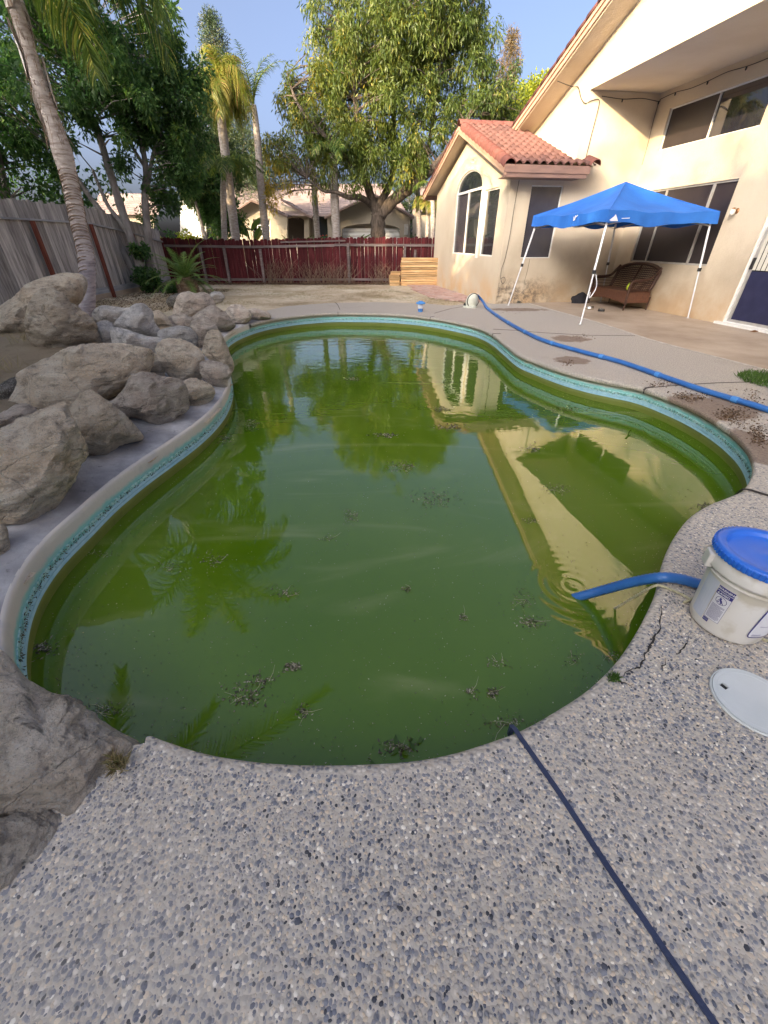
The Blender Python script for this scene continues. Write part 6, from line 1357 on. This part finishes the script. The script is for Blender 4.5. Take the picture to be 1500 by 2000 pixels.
# skimmer lid
SK = thing('skimmer_lid', 'round white skimmer lid with a square finger hole set in the deck', 'lid', (1.449, .900, .008), 0)
b = MB(); rs_ = .137; n_ = 64
hole = [(-.094, .066), (-.072, .076), (-.062, .054), (-.084, .044)]
disc = [(rs_*math.cos(2*math.pi*i/n_), rs_*math.sin(2*math.pi*i/n_)) for i in range(n_)]
slab(b, disc, [hole], lambda a, c, d: Vector((a, c, .006-d)), .012); b.build('lid_plate', M['whitelid'], SK)
mb = MB(); mb.poly([Vector((a, c, -.002)) for a, c in hole]); mb.build('finger_hole', M['black'], SK)
b = MB(); b.lathe([(rs_+.002, -.004), (rs_+.002, .0045), (rs_+.007, .005), (rs_+.008, -.004)], n=64, cap=False); b.build('rim_ring', M['whitelid'], SK, smooth=True)
b = MB(); b.lathe([(rs_-.018, .0062), (rs_-.017, .0072), (rs_-.015, .0072), (rs_-.014, .0062)], n=64, cap=False); b.build('raised_ring', M['whitelid'], SK, smooth=True)

# ------------------------------------------------------------------ lumber, pipes
pl0 = ony(782, 556, 18.9); ztop = ony(800, 503, 18.9).z
WP = thing('lumber_stack', 'stack of new cedar fence boards beside the bay wall', 'lumber', (pl0.x, 18.7, -.03))
nl = 12; hb = (ztop+.03)/nl
pm_ = MB().box((0, 0, 0), (1.95, .13, hb*.78)).mesh('board', M['plank'])
for i in range(nl):
    for j in range(3): link('board', pm_, WP, (.99+random.uniform(-.03, .03)-(.02 if i > 13 else 0), .07+j*.145+random.uniform(-.012, .012), hb*(i+.5)), (0, 0, random.uniform(-.008, .008)))
WP2 = thing('lumber_stack', 'low stack of short cedar offcuts left of the tall board stack', 'lumber', (ony(762, 556, 18.8).x, 18.72, -.03))
pm2 = MB().box((0, 0, 0), (.40, .12, .055)).mesh('board', M['plank'])
for i in range(8):
    for j in range(2): link('board', pm2, WP2, (.20+random.uniform(-.05, .03)+(.05 if i > 5 else 0), .07+j*.14, .032+i*.064), (0, 0, random.uniform(-.06, .06)))
for nm, (u0, v0, u1, v1), lb in (('pvc_pipe', (-25, 722, 16, 698), 'cut white pipe with blue end at the left photo edge'), ('pvc_pipe', (28, 697, 60, 686), 'short white pipe with a blue left end lying on the soil among the boulders')):
    a, b2 = onz(u0, v0, .20), onz(u1, v1, .20); T = thing(nm, lb, 'pipe', a); d = b2-a; MB().tube([(0, 0, 0), d], .034, 14).build('pipe_body', M['pvc'], T, smooth=True)
    e0, e1 = (d*.86, d*1.02) if u0 < 0 else (-d*.02, d*.22); MB().tube([e0, e1], .037, 14).build('primer_ring', M['bluetape'], T, smooth=True)

# ------------------------------------------------------------------ grass, straw, litter, floating debris
def scatter_blades(name, label, pts, Lf, Wf, m, up=1.0, sp=.6, tt=None, cat='grass'):
    pts = np.array(pts); d = rng.normal(size=pts.shape)*sp; d[:, 2] = up*np.abs(rng.normal(1, .3, len(pts)))
    t = rng.random(len(pts)) if tt is None else tt; v, f, q = leaves(pts, d, Lf, Wf, t); o = link(name, npmesh(name, v, f, M[m], q)); tag(o, label, cat, kind='stuff'); return o
gp = onz(1503, 747); a_ = rng.uniform(0, 6.28, 1500); r_ = .42*rng.random(1500)**.5
scatter_blades('grass_patch', 'round patch of green grass in the deck cut by the right photo edge', np.stack([gp.x+.10+r_*np.cos(a_), gp.y+r_*np.sin(a_), np.full(1500, .0)], 1), .085, .010, 'grass')
x_ = rng.uniform(-8.6, 2.2, 60000); y_ = rng.uniform(6, 19.3, 60000); ok = ~pip(x_, y_, DECKP) & ~pip(x_, y_, RP) & (polydist(x_, y_, DECKP) > .03) & (np.sin(x_*1.9+np.sin(y_*1.3)*2)+np.sin(y_*2.3+x_)+rng.normal(0, .5, 60000) > .5) & ((y_ > 12.4+np.sin(x_*2)*.3) | (x_ < -4.6)) & ~pip(x_, y_, fl)
bx_, by_ = x_-HC.x, y_-HC.y; ok &= ~(((bx_*CH+by_*SH) > -.3) & ((-bx_*SH+by_*CH) > -.3)); x_, y_ = x_[ok], y_[ok]
o = scatter_blades('dry_grass', 'dry straw and dead grass scattered over the dirt yard', np.stack([x_, y_, tail(x_, y_)+.004], 1), .055, .006, 'straw', .35, .9)
cl = [(-5.2, 5.2), (-4.8, 4.8), (-4.3, 4.5), (-5.0, 6.2), (-3.0, 2.7), (-3.3, 3.0), (-5.6, 5.6), (-3.7, 3.3), (-3.4, 2.5), (-2.75, 2.6)]; pts = []
for cx, cy in cl:
    for _ in range(160): q = random.gauss(0, .13), random.gauss(0, .13); pts.append((cx+q[0], cy+q[1], th(cx, cy)+.02))
scatter_blades('dry_grass', 'wiry dead grass tufts growing between the left boulders', pts, .20, .005, 'straw', 1.0, .5)
pts = [(onz(232+random.uniform(-12, 14), 1494+random.uniform(-14, 14), .02)) for _ in range(170)]; scatter_blades('dry_weed', 'small dry weed squeezed between the near boulder and the deck edge', [tuple(p) for p in pts], .045, .005, 'straw', .9, .6)
pts = [(onz(1196+random.uniform(-8, 10), 1324+random.uniform(-5, 6), .004)) for _ in range(120)]; scatter_blades('crack_weed', 'tiny green weed growing in the deck crack beside the pool', [tuple(p) for p in pts], .028, .005, 'grass', .8, .7)
# leaf litter on the deck edge
pts = []
for (u, v, su, sv, n_) in [(1110, 708, 18, 6, 60), (1128, 657, 28, 5, 60), (1340, 775, 55, 9, 320), (1430, 812, 40, 16, 420), (1480, 850, 22, 22, 260), (1000, 606, 50, 5, 80), (1290, 750, 30, 6, 90), (1470, 780, 25, 18, 120)]:
    for _ in range(n_):
        p = onz(u+random.gauss(0, su*.5), v+random.gauss(0, sv*.6), .006)
        pts.append(tuple(p))
pa = np.array(pts); k_ = pip(pa[:, 0], pa[:, 1], DECKP); scatter_blades('leaf_litter', 'brown crumbled leaf litter on the deck along the blue hose', pa[k_], .024, .013, 'litter', .12, 1.0, cat='leaf litter')
# straw blown against the fence foot
x_ = rng.uniform(-8.3, 1.9, 2600); y_ = 19.33-np.abs(rng.normal(0, .10, 2600)); scatter_blades('leaf_litter', 'dead leaves gathered along the foot of the red fence', np.stack([x_, y_, np.full(2600, -.01)+rng.random(2600)*.05], 1), .07, .03, 'litter', .3, .9, cat='leaf litter')
x_ = rng.uniform(-8.7, -5.6, 5000); y_ = rng.uniform(10, 17.5, 5000); scatter_blades('leaf_litter', 'brown leaf litter on the dirt between the side fence and the sago palm', np.stack([x_, y_, tail(x_, y_)+.006], 1), .05, .022, 'litter', .12, 1.0, cat='leaf litter')
# floating debris
WZ = WATER+.002
def debris(label, u, v, su, sv, n, tw=3, Lf=.016, Wf=.008, green=0, long_=.14):
    c = onz(u, v, WZ); T = thing('floating_debris', label, 'debris', c, 0, 'clumps of debris floating on the green water')
    q = []
    for _ in range(n): q.append(onz(u+random.gauss(0, su*.6), v+random.gauss(0, sv*.6), WZ)-c)
    q = np.array([tuple(p) for p in q]); d = rng.normal(size=q.shape); d[:, 2] = np.abs(d[:, 2])*.12+.02; vv, ff, tt = leaves(q, d, Lf, Wf, np.clip(rng.beta(1.1, 1.1, n), 0, 1)); vv[:, 2] = np.maximum(vv[:, 2], .0005)
    link('leaf_bits', npmesh('leaf_bits', vv, ff, M['scum'], tt), T, kind='stuff')
    for _ in range((tw+2)//3):
        a = onz(u+random.gauss(0, su*.4), v+random.gauss(0, sv*.4), WZ)-c; an = random.uniform(0, 6.28); L_ = long_*random.uniform(.25, .75); b1 = a+Vector((math.cos(an), math.sin(an), .02))*L_*.5; b2 = b1+Vector((math.cos(an+.3), math.sin(an+.3), 0))*L_*.5
        MB().tube([a, b1, b2], [.0011, .0009, .0005], 4).build('twig', M['rope'], T)
    if green:
        q = q[:green]; d = rng.normal(size=q.shape); d[:, 2] = .5; vv, ff, tt = leaves(q, d, .04, .022, rng.random(len(q))); link('green_leaf', npmesh('green_leaf', vv, ff, M['grass'], tt), T)
for args in [
 ('round clump of grey leaf bits floating above the pool centre', 687, 1008, 14, 12, 90, 2),
 ('long loose raft of leaf bits right of the pool centre', 853, 974, 42, 16, 170, 3, .02, .009),
 ('leaf raft floating where the roof edge is reflected', 1086, 955, 26, 8, 110, 2),
 ('small pale leaf clump on the reflection of the sunlit gable', 1036, 1016, 13, 6, 50, 2),
 ('loose tangle of stalks floating left of the blue hose', 1020, 1172, 22, 22, 90, 9, .014, .006, 0, .12),
 ('dense dark clump below the stalk tangle near the hose', 1037, 1215, 24, 10, 130, 4, .014, .007),
 ('large dark wilted clump over the palm frond reflection', 478, 1362, 34, 20, 130, 8, .016, .008, 0, .16),
 ('dark wilted leaf clump at the right of the frond reflection', 510, 1330, 22, 14, 70, 3, .015, .008),
 ('small black clump nearest the tip of the frond reflection', 572, 1302, 14, 8, 70, 2, .018, .010),
 ('clump with fresh green leaves at the near coping', 775, 1462, 34, 14, 90, 5, .018, .008, 9, .10),
 ('dark rosette of leaves left of the coping joint', 962, 1352, 10, 8, 60, 4, .015, .008, 0, .12),
 ('pale brown pair of leaf clumps left of the dark rosette', 922, 1352, 10, 10, 36, 3, .014, .007),
 ('thin brush of stems floating against the near coping by the joint', 985, 1412, 42, 9, 90, 6, .014, .005, 0, .2),
 ('feathery dry branch floating by the near left boulder', 205, 1388, 36, 12, 130, 8, .014, .004, 0, .22),
 ('dark leaf scraps floating below the left rim by the sky gap', 82, 1268, 20, 14, 90, 2, .02, .010),
 ('broken line of pale twigs floating in the left tree reflection', 195, 1082, 34, 5, 60, 6, .012, .006, 0, .14),
 ('short sticks floating left of the palm crown reflection', 332, 1108, 22, 8, 50, 6, .012, .006, 0, .1),
 ('pale leaf scraps floating in the palm crown reflection', 415, 1095, 24, 12, 90, 4, .014, .007),
 ('bent twig with a leaf floating left of the pool centre', 556, 1160, 26, 12, 70, 4, .014, .007, 0, .14),
 ('single dark leaf clump floating in the plain green centre', 796, 1151, 9, 5, 36, 1, .014, .008),
 ('single clump floating left of the hose tangle', 903, 1206, 9, 5, 36, 1, .014, .008),
 ('curved twig with seed head floating near the coping on the right', 972, 1295, 20, 9, 40, 4, .012, .006, 0, .13),
 ('wispy pale sprig floating near the cracked coping', 1120, 1288, 14, 12, 50, 6, .012, .005, 0, .08),
 ('brown scraps floating against the cracked coping', 1196, 1283, 12, 10, 50, 3, .012, .006),
 ('twig cluster floating low left of the coping centre', 592, 1390, 12, 12, 46, 4, .014, .007, 0, .16),
 ('sprig floating high left of the pool centre', 637, 1052, 16, 5, 40, 3, .014, .006),
 ('grey leaf raft floating at the tip of the tree reflection', 787, 912, 26, 9, 110, 2, .022, .010),
 ('leaf clump floating near the left wall of the pool waist', 485, 830, 16, 10, 90, 2, .024, .012),
 ('leaf clump floating in the reflection of the left trees', 440, 858, 15, 8, 80, 2, .022, .011),
 ('pale flat raft of leaves in the big tree reflection', 752, 850, 20, 4, 90, 1, .030, .014),
 ('leaf raft floating right under the reflected roof tiles', 880, 835, 22, 5, 90, 1, .030, .014),
 ('leaf clump floating on the reflected patio window', 1040, 877, 16, 5, 60, 2, .024, .012),
 ('drifting leaves on the far water near the bay reflection', 862, 800, 14, 4, 60, 1, .034, .016),
 ('small raft of leaves on the far left water', 690, 740, 14, 3, 60, 1, .036, .016),
 ('line of leaf scraps below the right hand wall', 1105, 800, 34, 5, 80, 2, .028, .013),
 ('brown scraps floating beside the black cable', 1378, 990, 18, 7, 90, 2, .018, .009)]:
    debris(*args)
# specks too many to count, and bits stuck along the tile
q = []
while len(q) < 2600:
    u, v = random.uniform(60, 1440), 655+835*random.random()**1.35; p = onz(u, v, WZ)
    if pip(np.array([p.x]), np.array([p.y]), RP)[0]: q.append(tuple(p))
for _ in range(1500):     # more of it gathers along the walls
    j = random.randrange(NR); p = RIM[j].lerp(RIM[(j+1) % NR], random.random())-NRM[j]*(abs(random.gauss(0, .12))-.02); q.append((p.x, p.y, WZ))
q = np.array(q); d = rng.normal(size=q.shape); d[:, 2] = .03; sz = np.where(q[:, 1] > 4, 1.9, 1.0); vv, ff, tt = leaves(q, d, .0085, .0045, np.clip(rng.beta(1, 1, len(q))+.1, 0, 1)); o = link('leaf_specks', npmesh('leaf_specks', vv, ff, M['scum'], tt)); tag(o, 'tiny leaf specks and dust drifting all over the green water', 'specks', kind='stuff')
q, d = [], []
for i in range(NR*9):
    k_ = random.random()*NR; j = int(k_) % NR; p = RIM[j].lerp(RIM[(j+1) % NR], k_ % 1); nn = NRM[j]; q.append(tuple(p+nn*.034+Vector((0, 0, random.gauss(-.148, .008))))); d.append((random.gauss(0, 1)-nn.x*.3, random.gauss(0, 1)-nn.y*.3, random.gauss(0, .8)))
vv, ff, tt = leaves(np.array(q), np.array(d), .017, .006, np.clip(rng.random(len(q))*.5, 0, 1)); o = link('dried_algae', npmesh('dried_algae', vv, ff, M['scum'], tt)); tag(o, 'black dried algae and leaf scraps caught along the teal waterline tiles', 'algae', kind='stuff')
